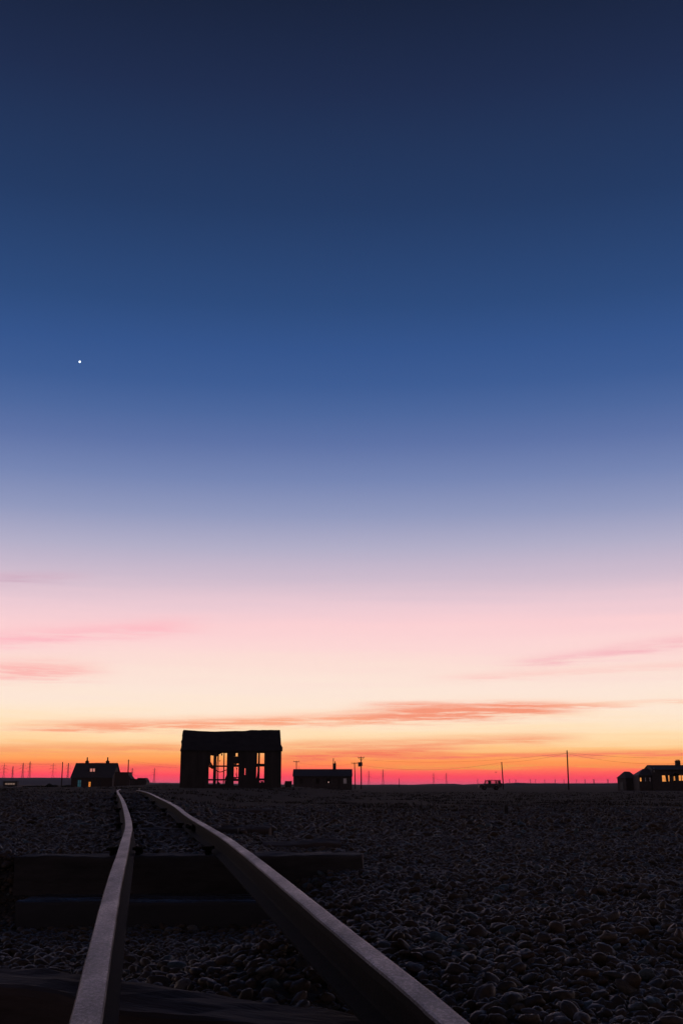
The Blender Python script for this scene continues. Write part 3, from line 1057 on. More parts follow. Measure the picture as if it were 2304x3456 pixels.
for i, q in enumerate(wz):
    window(bun, *q, 0.05, MT['lit_dim'] if i == 3 else MT['glass'], MT['pale'] if i == 3 else MT['frame'], (1, 0), fw=0.09)
d = M().box(dr[0], dr[1], 0.06, 0.12, 0.01, dr[3]).build('door', MT['frame'], bun)
M().box(dr[0] + 0.08, dr[0] + 0.12, 0.0, 0.06, 1.0, 1.15).build('handle', MT['steel'], d)
m = M().box(X(1122), X(1133.5), 2.9, 3.5, zt_ - 0.4, Zz(2579)).box(X(1121.2), X(1134.3), 2.85, 3.55, Zz(2579), Zz(2577.3))
ch = m.build('chimney', MT['brick'], bun)
M().tube([(X(1124.2), 3.2, Zz(2577.4)), (X(1124.2), 3.2, Zz(2560))], 0.075, 8).build('chimney_pot', MT['steel'], ch)
M().tube([(X(1130), 3.2, Zz(2577.4)), (X(1130), 3.2, Zz(2570))], 0.11, 8, 0.08).build('chimney_pot', MT['brick'], ch)
lp = M().box(X(1107), X(1109.6), -0.18, -0.01, Zz(2641.6), Zz(2638.6)).build('porch_lamp', glow_mat('porch_lamp_glow', (0.9, 0.55, 0.5), 0.8), bun)
M().tube([(X(1006), 3.2, zt_), (X(1006), 3.2, Zz(2588))], 0.02, 5).tube([(X(1003), 3.2, Zz(2589)), (X(1008), 3.2, Zz(2588.6))], 0.015, 4).build('aerial', MT['steel'], bun)
M().box(X(989.4), X(990.6), -0.07, -0.005, 0.3, ze_ - 0.1).build('downpipe', MT['pale'], bun)

# ------------------------------------------------------------------ hut and house on the right
UY = 196.0
uk = UY / 3910.0
ux = gx(2116, UY); uz = hz(ux, UY)
hut = thing('small_hut', 'small windowless hut with hipped roof left of the glowing house', 'hut', (ux, UY, uz), math.radians(28))
ht = (HY - 2627) * uk + 1 - uz
rt = (HY - 2605) * uk + 1 - uz
M().box(-1.25, 1.25, -1.05, 1.05, 0, ht).build('wall', MT['board'], hut)
m = M()
e = 0.14
a_, b_ = 1.25 + e, 1.05 + e
m.add([(-a_, -b_, ht + .003), (a_, -b_, ht + .003), (a_, b_, ht + .003), (-a_, b_, ht + .003), (-0.58, 0, rt), (0.58, 0, rt)], [(0, 1, 5, 4), (1, 2, 5), (2, 3, 4, 5), (3, 0, 4), (3, 2, 1, 0)])
m.build('roof', MT['slate'], hut)
M().box(-1.30, -1.253, -0.4, 0.4, 0, 1.4).build('door', MT['steel'], hut)

RY = 190.0
rk = RY / 3910.0
rx0 = gx(2260, RY); rz0 = hz(rx0, RY)
hs = thing('glowing_house', 'long house at the right edge with tall windows glowing orange', 'house', (rx0, RY, rz0))
X = lambda px: (px - 2260) * rk
Zz = lambda py: (HY - py) * rk + 1.0 - rz0
q7 = lambda u: 1980 + u / 4.8395
r7 = lambda v: 2500 + v / 4.8395
HO = [(X(q7(1226)), X(q7(1308)), Zz(r7(672)), Zz(r7(566))), (X(q7(1328)), X(q7(1354)), Zz(r7(668)), Zz(r7(564))), (X(q7(1397)), X(q7(1450)), Zz(r7(660)), Zz(r7(576))), (X(q7(1500)), X(q7(1590)), Zz(r7(658)), Zz(r7(566))),
      (X(2318), X(2338), Zz(2638), Zz(2617)), (X(2350), X(2366), Zz(2638), Zz(2617))]
BH = [(a - 0.25, b + 0.25, c - 0.12, d + 0.12) for a, b, c, d in HO[:4]]
BH = [(BH[0][0], BH[1][1], BH[0][2], BH[0][3]), BH[2], BH[3], HO[4], HO[5]]
eh, rh_ = Zz(2598), Zz(2584.5)
gable_walls(hs, X(2202), X(2420), 0, 5.0, eh, rh_, MT['board'], HO, BH)
gable_roof(hs, X(2199.5), X(2423), 0, 5.0, eh, rh_, 0.3, 0.09, MT['slate'])
for i, q in enumerate(HO):
    f = window(hs, *q, 0.05, MT['skyglow_amber'], MT['frame'], (1, 0) if i == 2 else (0, 0), fw=0.05 if i != 2 else 0.09)
    if i == 0:
        cu = M().prism_y([(q[1] - 0.05, q[2] + 0.06), (q[1] - 0.05, q[3] - 0.05), (q[1] - 0.28, q[3] - 0.05), (q[1] - 0.16, q[2] + 0.06)][::-1], -0.02, 0.03).build('curtain', MT['frame'], hs)
# porch gable over the entrance
px0, px1, pxm = X(2263), X(2296), X(2276)
pg = M().prism_y([(px0, Zz(2615)), (pxm, Zz(2606.5)), (px1, Zz(2615)), (px1, Zz(2616.4)), (pxm, Zz(2608)), (px0, Zz(2616.4))], -1.0, -0.003).build('porch_roof', MT['slate'], hs)
for x in (px0 + 0.12, px1 - 0.12):
    M().box(x - 0.05, x + 0.05, -0.95, -0.85, 0, Zz(2616.6)).build('porch_post', MT['frame'], hs)
M().box(X(2261), X(2266), -0.08, -0.004, Zz(2640), Zz(2618)).build('shutter', MT['steel'], hs)
M().box(X(2280.5), X(2289), -0.08, -0.004, Zz(2640), Zz(2618)).build('shutter', MT['steel'], hs)
M().box(X(2206.5), X(2209.5), -0.06, -0.004, Zz(2607), Zz(2592)).build('gable_board', MT['pale'], hs)
m = M().box(X(2297), X(2312), 2.1, 2.8, rh_ - 0.3, Zz(2570)).box(X(2296.2), X(2312.8), 2.05, 2.85, Zz(2570), Zz(2568.5))
ch = m.build('chimney', MT['brick'], hs)
for px in (2300, 2305.5, 2310):
    M().tube([(X(px), 2.45, Zz(2568.6)), (X(px), 2.45, Zz(2564.3))], 0.1, 8, 0.085).build('chimney_pot', MT['brick'], ch)
# lower wing on the left end of the house
wg = [(X(2160.5), X(2166.8), Zz(2638), Zz(2624.5)), (X(2178), X(2182), Zz(2638), Zz(2624)), (X(2193), X(2197.5), Zz(2638), Zz(2624))]
M().wall(X(2157.5), X(2201.7), 0, Zz(2618), 0.4, 0.6, wg).build('wing_wall', MT['board'], hs)
M().wall(X(2157.5), X(2201.7), 0, Zz(2618), 4.0, 4.2, [(X(2150 + 9), X(2172), Zz(2640), Zz(2622))]).build('wing_wall', MT['board'], hs)
M().box(X(2157.5), X(2157.5) + 0.18, 0.602, 3.998, 0, Zz(2618)).build('wing_wall', MT['board'], hs)
zl, zh = Zz(2618.3), Zz(2596.8)
xa, xb2, xm = X(2155.5), X(2201.9), X(2182)
M().add([(xa, 0.15, zl), (xb2, 0.15, zl), (xb2, 4.45, zl), (xa, 4.45, zl), (xm, 2.2, zh), (xb2, 2.2, zh), (xa, 0.15, zl + .06), (xb2, 0.15, zl + .06), (xb2, 4.45, zl + .06), (xa, 4.45, zl + .06), (xm, 2.2, zh + .06), (xb2, 2.2, zh + .06)],
        [(0, 4, 5, 1), (0, 3, 4), (3, 2, 5, 4), (6, 7, 11, 10), (9, 6, 10), (8, 9, 10, 11), (0, 1, 7, 6), (3, 0, 6, 9), (2, 3, 9, 8), (1, 5, 11, 7), (5, 2, 8, 11)]).build('wing_roof', MT['slate'], hs)
for i, q in enumerate(wg):
    window(hs, *q, 0.44, MT['skyglow_amber'] if i == 0 else MT['lit_dim'], MT['frame'], (0, 0) if i == 0 else (0, 1), fw=0.04)

# ------------------------------------------------------------------ parked four-wheel drive
VY = 213.0
vx = gx(1617, VY); vz = hz(vx + 2, VY)
vk = VY / 3910.0
car = thing('parked_car', 'boxy dark four-wheel drive parked side-on in the open heath', 'car', (vx, VY, vz))
belt = (HY - 2647) * vk + 1 - vz
top = (HY - 2634.3) * vk + 1 - vz
M().prism_y([(0.0, 0.42), (0.55, 0.42), (0.62, 0.75), (0.8, 0.9), (1.05, 0.9), (1.2, 0.75), (1.28, 0.42), (2.75, 0.42), (2.83, 0.75), (3.0, 0.9), (3.25, 0.9), (3.42, 0.75), (3.5, 0.42), (4.0, 0.45), (4.0, belt),
             (0.95, belt), (0.88, belt - 0.03), (0.05, belt - 0.1), (0.0, belt - 0.2)], 0, 1.66).build('body', MT['paint'], car)
pil = lambda a, b, c, d_, y: M().prism_y([(a, belt), (b, belt), (d_, top - .05), (c, top - .05)], y, y + 0.07)
for y in (0.02, 1.57):
    for a, b, c, d_ in ((0.98, 1.08, 1.22, 1.32), (1.78, 1.92, 1.80, 1.92), (2.02, 2.16, 2.04, 2.16), (3.12, 3.3, 3.12, 3.28), (3.62, 3.98, 3.60, 3.90)):
        pil(a, b, c, d_, y).build('pillar', MT['paint'], car)
    M().box(1.92, 2.02, y + .02, y + .05, belt, top - .05).build('pillar', MT['paint'], car)
    for a, b, c, d_ in ((1.08, 1.78, 1.32, 1.80), (2.16, 3.12, 2.16, 3.12), (3.3, 3.62, 3.28, 3.60)):
        M().prism_y([(a, belt), (b, belt), (d_, top - .05), (c, top - .05)], y + 0.03, y + 0.035).build('side_window', MT['glass'], car)
M().box(1.18, 3.95, 0.0, 1.66, top - .05 + .002, top + 0.02).build('roof', MT['paint'], car)
m = M()
for y in (0.2, 1.46):
    m.tube([(1.6, y, top + 0.09), (3.9, y, top + 0.09)], 0.025, 5)
for x in (1.6, 2.4, 3.2, 3.9):
    m.tube([(x, 0.2, top + 0.09), (x, 1.46, top + 0.09)], 0.02, 5)
    for y in (0.2, 1.46):
        m.tube([(x, y, top + 0.01), (x, y, top + 0.09)], 0.02, 5)
m.build('roof_rack', MT['steel'], car)
M().tube([(0.9, -0.04, belt - 0.1), (1.05, -0.04, belt + 0.1), (1.12, -0.04, top + 0.05), (1.04, -0.04, top + 0.12)], 0.045, 6).build('snorkel', MT['paint'], car)
for x in (0.93, 3.12):
    for y0_ in (-0.02, 1.46):
        w = M().tube([(x, y0_, 0.37), (x, y0_ + 0.22, 0.37)], 0.37, 16).build('wheel', MT['tyre'], car)
        M().tube([(x, y0_ - 0.01, 0.37), (x, y0_ + 0.23, 0.37)], 0.2, 12).build('rim', MT['paint'], w)
for y in (0.25, 1.3):
    M().tube([(-0.03, y, belt - 0.3), (0.03, y, belt - 0.3)], 0.12, 12).build('headlight', MT['pale'], car)
M().box(-0.1, 0.0, 0.0, 1.66, 0.45, 0.6).build('bumper', MT['steel'], car)
M().tube([(4.01, 0.83, belt - 0.15), (4.2, 0.83, belt - 0.15)], 0.36, 16).build('spare_wheel', MT['tyre'], car)

# ------------------------------------------------------------------ poles and cables


def pole(px_b, py_top, px_t, Y, label, kind='plain', r=0.13):
    xb_ = gx(px_b, Y)
    z0 = hz(xb_, Y) - 0.3
    tp = P(px_t, py_top, Y)
    # true lean: subtract what the upward-tilted lens adds on its own
    t = thing('power_pole', label, 'pole', (xb_, Y, z0), group='wooden power poles')
    top_ = Vector((tp.x - xb_, 0, tp.z - z0))
    M().tube([(0, 0, 0), tuple(top_)], r, 8, r * 0.72).build('shaft', MT['pole'], t)
    if kind in ('cross', 'transformer'):
        h = top_.z - (0.12 if kind == 'cross' else 0.2)
        l = 0.75 if kind == 'cross' else 0.72
        ca = M().box(top_.x - l, top_.x + l, -0.2, -0.1, h - 0.06, h + 0.06)
        if kind == 'transformer':
            ca.tube([(top_.x - l * 0.9, -0.15, h), (top_.x, -0.15, h - 0.7)], 0.035, 4).tube([(top_.x + l * 0.9, -0.15, h), (top_.x, -0.15, h - 0.7)], 0.035, 4)
        ca = ca.build('cross_arm', MT['pole'], t)
        for s in (-0.92, 0, 0.92):
            M().tube([(top_.x + s * l, -0.15, h + 0.06), (top_.x + s * l, -0.15, h + 0.28)], 0.05, 6).build('insulator', MT['steel'], ca)
    if kind == 'transformer':
        f = 0.76
        M().tube([(top_.x * f - 0.34, -0.3, top_.z * f - 0.38), (top_.x * f - 0.34, -0.3, top_.z * f + 0.62)], 0.38, 12).build('transformer', MT['steel'], t)
        M().box(top_.x * f - 0.1, top_.x * f + 0.3, -0.3, 0.2, top_.z * f - 0.25, top_.z * f + 0.6).build('switch_box', MT['steel'], t)
    return t, Vector((xb_, Y, z0)) + top_


POLES = {}
for key, a in {'far_left': (208.5, 2571.5, 212.5, 330, 'plain pole standing left of the two-chimney cottage', 'plain', 0.17),
               'cottage': (431.5, 2563.5, 434.5, 270, 'pole rising behind the square outbuilding beside the cottage', 'plain', 0.15),
               'bungalow': (1000.5, 2569, 1000.2, 300, 'pole with small cross arm showing above the left of bungalow roof', 'cross', 0.13),
               'slim': (1198.8, 2574, 1195.8, 280, 'slim pole just right of the bungalow, left of the transformer pole', 'cross', 0.13),
               'transformer': (1218.8, 2554.5, 1218, 270, 'pole with cross arm and round transformer right of the bungalow', 'transformer', 0.15),
               'mast': (1346.6, 2627, 1346, 420, 'short thin mast alone on the horizon right of the transformer pole', 'plain', 0.12),
               'lean': (1697.5, 2571.5, 1691.5, 250, 'leaning pole directly behind the parked four-wheel drive', 'plain', 0.14),
               'tall': (1917, 2532.5, 1911.8, 225, 'tallest leaning pole standing alone left of the small hut', 'plain', 0.15)}.items():
    POLES[key] = pole(a[0], a[1], a[2], a[3], a[4], a[5], a[6])[1]
T = POLES
dn = lambda v, k: Vector((v.x, v.y, v.z - k))
CG = 'overhead power cables'
cr = 0.014
cable('power_cable', dn(T['transformer'], 0.6), dn(T['tall'], 0.5), 1.1, cr, 'upper cable sagging from the transformer pole to the tall right-hand pole', 20, CG)
cable('power_cable', dn(T['transformer'], 1.9), dn(T['lean'], 0.1), 1.3, cr, 'lower cable sagging from the transformer pole to the leaning pole', 20, CG)
cable('power_cable', dn(T['lean'], 0.1), dn(T['tall'], 0.55), 0.35, cr, 'short cable rising from the leaning pole to the tall pole', 14, CG)
cable('power_cable', dn(T['tall'], 0.45), P(2420, 2555, 190), 0.5, cr, 'upper cable from the tall pole over the small hut', 14, CG)
cable('power_cable', dn(T['tall'], 0.6), P(2420, 2566, 195), 1.2, cr, 'lower cable from the tall pole over the small hut', 14, CG)
cable('power_cable', dn(T['cottage'], 0.2), P(600, 2583, 320), 0.2, cr, 'upper cable from the outbuilding pole towards the black shed', 12, CG)
cable('power_cable', dn(T['cottage'], 0.5), P(600, 2590, 320), 0.3, cr, 'lower cable from the outbuilding pole towards the black shed', 12, CG)
cable('power_cable', P(-60, 2566, 330), dn(T['cottage'], 0.25), 0.9, cr, 'upper cable passing over the cottage chimneys from the left edge', 18, CG)
cable('power_cable', P(-60, 2571, 320), dn(T['far_left'], 0.5), 0.35, cr, 'lower cable from the left edge to the plain pole', 12, CG)
cable('power_cable', dn(T['bungalow'], 0.3), dn(T['transformer'], 1.4), 0.7, cr, 'cable passing over the bungalow chimney to the transformer pole', 14, CG)

# ------------------------------------------------------------------ railway track
track = thing('railway_track', 'old narrow-gauge railway track with kinked rails curving away over the shingle', 'railway track', (0, 0, 0))
PROF = [(-0.050, 0.0), (0.050, 0.0), (0.050, 0.008), (0.012, 0.020), (0.009, 0.030), (0.009, 0.076), (0.0265, 0.084), (0.0275, 0.090), (0.0275, 0.109), (0.0245, 0.1135), (0.018, 0.115),
        (-0.018, 0.115), (-0.0245, 0.1135), (-0.0275, 0.109), (-0.0275, 0.090), (-0.0265, 0.084), (-0.009, 0.076), (-0.009, 0.030), (-0.012, 0.020), (-0.050, 0.008)]


def rail_mesh(line, seed):
    m = M(); n = len(PROF); head = []
    for i, p in enumerate(line):
        t = (line[min(i + 1, len(line) - 1)] - line[max(i - 1, 0)]); t.z = 0; t.normalize()
        s = Vector((t.y, -t.x, 0))
        w = 1 + 0.015 * noise.noise(Vector((p.x * 3 + seed, p.y * 2.5, 0)))
        for (a, b) in PROF:
            chip = 0.0006 * noise.noise(Vector((a * 90 + seed, p.y * 9, b * 60)))
            m.v.append(tuple(p + s * (a * w + chip) + Vector((0, 0, b - 0.115 + chip * (b > 0.1)))))
            head.append(1.0 if b > 0.1 else 0.0)
    for i in range(len(line) - 1):
        for j in range(n):
            q = (j + 1) % n
            m.f.append((i * n + j, i * n + q, (i + 1) * n + q, (i + 1) * n + j))
    m.f.append(tuple(range(n)))
    m.f.append(tuple(reversed(range((len(line) - 1) * n, len(line) * n))))
    return m, head


def resample(line, step0=0.03):
    out = [line[0]]
    acc = 0
    for a, b in zip(line, line[1:]):
        L_ = (b - a).length
        st = max(step0, 0.012 * max(a.y, 1))
        k = max(1, int(L_ / st))
        for i in range(1, k + 1):
            out.append(a.lerp(b, i / k))
    return out


for line, lab, sd in ((RL, 'left rail with a sharp kink', 0.0), (RR, 'right rail with a bolted joint', 5.0)):
    rm, hd = rail_mesh(resample(line), sd)
    ro = rm.build('rail', MT['rail'], track)
    at = ro.data.attributes.new('head', 'FLOAT', 'POINT')
    at.data.foreach_set('value', hd)
    ro['label'] = lab
    if sd:
        rail_r = ro
    else:
        rail_l = ro
# fishplate joint on the right rail
j = on_rail(656, 2765)
t = (on_rail(640, 2755) - on_rail(675, 2776)); t.z = 0; t.normalize()
s = Vector((t.y, -t.x, 0))
for sgn in (-1, 1):
    c = j + s * (sgn * 0.024) + Vector((0, 0, -0.06))
    m = M()
    vs = []
    for a in (-0.28, 0.28):
        for b in (-0.012, 0.012):
            for h in (-0.026, 0.026):
                vs.append(c + t * a + s * b + Vector((0, 0, h)))
    m.add(vs, [(0, 1, 3, 2), (4, 6, 7, 5), (0, 4, 5, 1), (2, 3, 7, 6), (0, 2, 6, 4), (1, 5, 7, 3)])
    m.build('fishplate', MT['rail'], rail_r)
    for a in (-0.2, -0.08, 0.08, 0.2):
        b = c + t * a
        M().tube([b, b + s * (sgn * 0.035)], 0.016, 6).build('bolt', MT['rail'], rail_r)

FOOT = []      # footprints the pebbles keep out of


def timber(name, parent, c, l, w, h, yaw, roll=0.0, mt=None, seed=0.0, pitch=0.0, worn=0.012):
    """rough baulk centred on c = centre of the TOP face; length along local x"""
    nx = 36
    m = M()
    sec = [(-0.5, 0), (-0.5, -1), (0.5, -1), (0.5, 0)]
    ring = []
    b = min(0.02, h * 0.18)
    ring = [(-w / 2 + b, 0), (-w / 2 + b * 0.3, -b * 0.3), (-w / 2, -b), (-w / 2, -h * 0.35), (-w / 2, -h * 0.7), (-w / 2, -h), (w / 2, -h), (w / 2, -h * 0.7), (w / 2, -h * 0.35), (w / 2, -b), (w / 2 - b * 0.3, -b * 0.3), (w / 2 - b, 0), (w * 0.2, 0), (0, 0), (-w * 0.2, 0)]
    n = len(ring)
    for i in range(nx + 1):
        x = -l / 2 + l * i / nx
        for (yy, z) in ring:
            d_ = worn * noise.noise(Vector((x * 3 + seed, yy * 9, z * 9 + seed))) + worn * 0.6 * noise.noise(Vector((x * 11, yy * 30 + seed, z * 30)))
            endr = worn * 1.5 * noise.noise(Vector((seed, yy * 20, z * 20))) if i in (0, nx) else 0
            m.v.append((x + endr, yy * (1 + 0.0) + d_, z + d_))
    for i in range(nx):
        for k in range(n):
            q = (k + 1) % n
            m.f.append((i * n + k, i * n + q, (i + 1) * n + q, (i + 1) * n + k))
    m.f.append(tuple(reversed(range(n))))
    m.f.append(tuple(range(nx * n, nx * n + n)))
    m.f = [tuple(reversed(f)) for f in m.f]
    o = m.build(name, mt or MT['sleeper'], parent)
    o.location = c
    o.rotation_euler = (roll, pitch, yaw)
    FOOT.append((c[0], c[1], l / 2, w / 2, yaw))
    return o


def spikes(slp, l_off):
    for x in l_off:
        for yy in (-0.05, 0.05):
            M().tube([(x, yy, -0.02), (x, yy, 0.03)], 0.014, 6).box(x - 0.03, x + 0.03, yy - 0.017, yy + 0.017, 0.03, 0.048).build('spike', MT['rail'], slp)


def rail_sleeper(y, l, w, h, yaw=0.0, dx=0.0, seed=0.0, drop=0.117):
    xc = (float(xl(y)) + float(xr(y))) / 2 + dx
    o = timber('sleeper', track, (xc, y, EYE + zr(y) - drop), l, w, h, yaw, seed=seed)
    gg = (float(xr(y)) - float(xl(y))) / 2
    sp = [s_ + o_ for s_ in (-gg - dx, gg - dx) for o_ in (-0.075, 0.075)]
    spikes(o, sp)
    return o


# the tall baulk across the middle of the picture
pL, pR = P(52, 2890, 7.15), P(1224, 2890, 7.15)
big = timber('sleeper', track, ((pL.x + pR.x) / 2, 7.28, P(600, 2889, 7.15).z + 0.002), pR.x - pL.x, 0.27, 0.225, math.radians(-0.6), seed=3.0, pitch=math.radians(-0.35))
big['label'] = 'tallest sleeper, its dark side face fully exposed'
spikes(big, [float(xl(7.28)) - big.location.x + o_ for o_ in (-0.08, 0.08)] + [float(xr(7.28)) - big.location.x + o_ for o_ in (-0.08, 0.08)])
# lower plank with a wet top in front of it
wetp = timber('wet_plank', None, (P(540, 3030, 6.75).x, 6.80, EYE - 0.628), 1.50, 0.56, 0.15, math.radians(-0.8), mt=MT['wet'], seed=8.0, roll=math.radians(-1.0), worn=0.007)
tag(wetp, 'broad plank with wet blue-grey top lying against foot of the tallest sleeper', 'plank')
# skewed near sleeper
a_, b_ = Vector((-1.02, 3.42, 0)), Vector((0.02, 2.86, 0))
ang = math.atan2(b_.y - a_.y, b_.x - a_.x)
nrm = Vector((math.sin(ang), -math.cos(ang), 0))
cn = (a_ + b_) / 2 + nrm * 0.135 + Vector((0, 0, EYE - 0.503))
ns = timber('sleeper', track, cn, 2.5, 0.27, 0.15, ang, mt=MT['edgewood'], seed=12.0, pitch=math.radians(1.6), worn=0.016)
ns['label'] = 'skewed brown sleeper nearest the camera'
rail_sleeper(1.6, 1.5, 0.25, 0.15, math.radians(-8), seed=20)
rail_sleeper(0.4, 1.5, 0.25, 0.15, math.radians(4), seed=22)
for i, (y, l, dx_) in enumerate(((15.0, 1.35, 0.0), (10.9, 1.3, 0.1), (19.5, 1.35, 0.1), (24.5, 1.4, -0.25), (29.5, 1.35, 0.1), (34, 1.3, 0))):
    rail_sleeper(y, l, 0.25, 0.14, math.radians((-2, 3, 1, -4, 2, 0)[i]), dx_, seed=30 + i * 3.0)
# loose timbers right of the track
LT = [(742, 911, 2742, 'long loose timber lying farthest right of the rail joint'), (738, 912, 2801, 'loose timber beside the right rail, nearer than the rail joint'),
      (884, 1148, 2853, 'broad loose timber behind the right end of the tallest sleeper')]
for i, (a, b, yp, lab) in enumerate(LT):
    # where the line of sight meets the ground
    yy = 5.0
    while yy < 40 and P((a + b) / 2, yp, yy).z > hz(P((a + b) / 2, yp, yy).x, yy) + 0.04:
        yy += 0.05
    pa, pb = P(a, yp, yy), P(b, yp, yy)
    zt2 = max(hz(pa.x, yy), hz(pb.x, yy)) + 0.035
    o = timber('loose_timber', None, ((pa.x + pb.x) / 2, yy + 0.12, zt2), pb.x - pa.x, 0.24, 0.16, math.radians((4.5, -3, 1.8)[i]), mt=MT['edgewood'], seed=50 + i * 4, roll=math.radians(6), worn=0.02)
    tag(o, lab, 'timber', 'loose timbers beside the track')
p = P(335, 2697, 26)
yy = 20.0
while yy < 40 and P(335, 2697, yy).z > hz(P(335, 2697, yy).x, yy) + 0.04: yy += 0.05
p = P(335, 2697, yy)
o = timber('loose_timber', None, (p.x, yy + 0.1, hz(p.x, yy) + 0.07), 78 * yy / 3910, 0.22, 0.16, math.radians(-2), seed=71)
tag(o, 'short loose timber left of the far end of the left rail', 'timber', 'loose timbers beside the track')

# small posts
p0 = P(1707, 2751, 19.0)
yy = 12.0
while yy < 40 and P(1707, 2752, yy).z > hz(P(1707, 2752, yy).x, yy): yy += 0.05
p0 = P(1707, 2752, yy)
stk = thing('wooden_stake', 'short dark stake standing alone in the shingle on the right', 'stake', (p0.x, yy, p0.z - 0.05))
M().prism_y([(-0.034, 0), (0.034, 0), (0.032, 0.20), (0.012, 0.235), (-0.03, 0.215)], -0.03, 0.03).build('shaft', MT['sleeper'], stk)
p1 = on_rail(470, 2668)
pg = thing('marker_peg', 'tiny pale peg at the far end of the right rail', 'peg', (p1.x - 0.05, p1.y + 0.3, hz(p1.x, p1.y + 0.3)))
M().box(-0.025, 0.025, -0.025, 0.025, 0, 0.19).build('shaft', MT['pale'], pg)

# bird and evening star
bp_ = P(1672, 2607, 160)
b = M().add([(-0.22, 0, 0.12), (-0.05, 0, 0.0), (0.05, 0, 0.0), (0.24, 0, 0.14), (-0.03, 0.16, 0.02), (0.03, -0.16, 0.0), (0.0, 0.0, 0.05), (0, 0, -0.05)],
            [(0, 1, 4), (2, 3, 4), (1, 7, 2, 6), (0, 4, 6), (3, 6, 4), (1, 5, 2), (5, 6, 2), (5, 7, 1), (5, 1, 6), (4, 1, 7), (4, 7, 2)]).build('bird', MT['wire'])
b.location = bp_
tag(b, 'tiny bird gliding above the parked four-wheel drive', 'bird')
sp = ray(270, 1221).normalized() * 30000
bm_v = []
st = M()
nlat, nlon = 8, 14
for i in range(nlat + 1):
    for k in range(nlon):
        th, ph = math.pi * i / nlat, 2 * math.pi * k / nlon
        st.v.append((28 * math.sin(th) * math.cos(ph), 28 * math.sin(th) * math.sin(ph), 28 * math.cos(th)))
for i in range(nlat):
    for k in range(nlon):
        q = (k + 1) % nlon
        st.f.append((i * nlon + k, i * nlon + q, (i + 1) * nlon + q, (i + 1) * nlon + k))
so = st.build('evening_star', MT['star'], smooth=True)
so.location = (sp.x, sp.y, sp.z + EYE)
tag(so, 'single bright white evening star in the blue sky on the left', 'star')

# ------------------------------------------------------------------ shrubs, grass, a dry plant


def shrub(x, y, w, h, n, label):
    z0 = hz(x, y)
    t = thing('shrub', label, 'shrub', (x, y, z0), group='low shrubs left of the cottage')
    m = M()
    for _ in range(n):
        a, r_ = random.uniform(0, 2 * math.pi), math.sqrt(random.random())
        cx_, cy_ = math.cos(a) * r_ * w / 2, math.sin(a) * r_ * w / 2
        cz_ = random.uniform(0.05, 1) * h * math.sqrt(max(0.05, 1 - r_ ** 2)) * random.uniform(0.7, 1.05)
        q = [Vector((random.gauss(0, 1), random.gauss(0, 1), random.gauss(0, 1))).normalized() * random.uniform(0.04, 0.1) for _ in range(3)]
        m.add([Vector((cx_, cy_, cz_)) + v_ for v_ in q], [(0, 1, 2)])
    m.build('foliage', MT['leaf'], t)
    m = M()
    for _ in range(5):
        a = random.uniform(0, 6.28)
        m.tube([(0, 0, -0.05), (math.cos(a) * w * 0.3, math.sin(a) * w * 0.3, h * 0.7)], 0.02, 4, 0.008)
    m.build('stem', MT['pole'], t)


for (px, Y, w, h, n, lab) in ((168, 104, 0.62, 0.36, 420, 'rounded shrub standing highest left of the pole by the cottage'), (135, 104, 1.1, 0.17, 300, 'low spreading shrub left of the rounded shrub'),
                              (185, 106, 0.7, 0.2, 240, 'low shrub between the rounded shrub and the pole'), (95, 104, 1.2, 0.10, 240, 'flattest scrub patch left of the spreading shrub'),
                              (222, 107, 0.9, 0.15, 240, 'low scrub just left of the cottage wall')):
    shrub(mp(px, Y), Y, w, h, n, lab)

gm_ = M()
cnt = 0
while cnt < 9000:
    y = 18 * (120 / 18) ** random.random()
    x = random.uniform(-0.36, 0.36) * y
    side = x > float(xr(min(y, 31))) + 0.5
    if y < 26 and (not side or random.random() > (y - 18) / 8): cnt += 1; continue
    if -10.9 < x < -4.0 and 77 < y < 83: cnt += 1; continue
    if y < 46 and float(xl(min(y, 42))) - 0.3 < x < float(xr(min(y, 42))) + 0.3: cnt += 1; continue
    if noise.noise(Vector((x * 0.35, y * 0.18, 4))) < (-0.1 if side else 0.12): cnt += 1; continue
    z = hz(x, y)
    for _ in range(4):
        a = random.uniform(0, 6.28)
        h = random.uniform(0.02, 0.07) * (1.5 if random.random() < 0.08 else 1)
        w = 0.012 + 0.0004 * y
        ox, oy = random.gauss(0, 0.08), random.gauss(0, 0.08)
        lx, ly = random.gauss(0, 0.5) * h, random.gauss(0, 0.5) * h
        gm_.add([(x + ox - w * math.cos(a), y + oy - w * math.sin(a), z - 0.01), (x + ox + w * math.cos(a), y + oy + w * math.sin(a), z - 0.01), (x + ox + lx, y + oy + ly, z + h)], [(0, 1, 2)])
    cnt += 1
tag(gm_.build('grass', MT['grass']), kind='stuff')

yy = 9.0
while yy < 30 and P(848, 2838, yy).z > hz(P(848, 2838, yy).x, yy): yy += 0.05
p = P(848, 2838, yy)
dp = thing('dry_plant', 'thin dry stalks growing beside the right rail in front of the loose timber', 'plant', (p.x, yy, hz(p.x, yy)))
for k in range(6):
    a = random.uniform(-0.5, 0.5)
    M().tube([(random.gauss(0, .02), 0, 0), (a * 0.05, random.gauss(0, .02), 0.06), (a * 0.16, random.gauss(0, .04), random.uniform(0.09, 0.14))], 0.0022, 4, 0.001).build('stem', MT['grass'], dp)

# ------------------------------------------------------------------ shingle pebbles
import bmesh


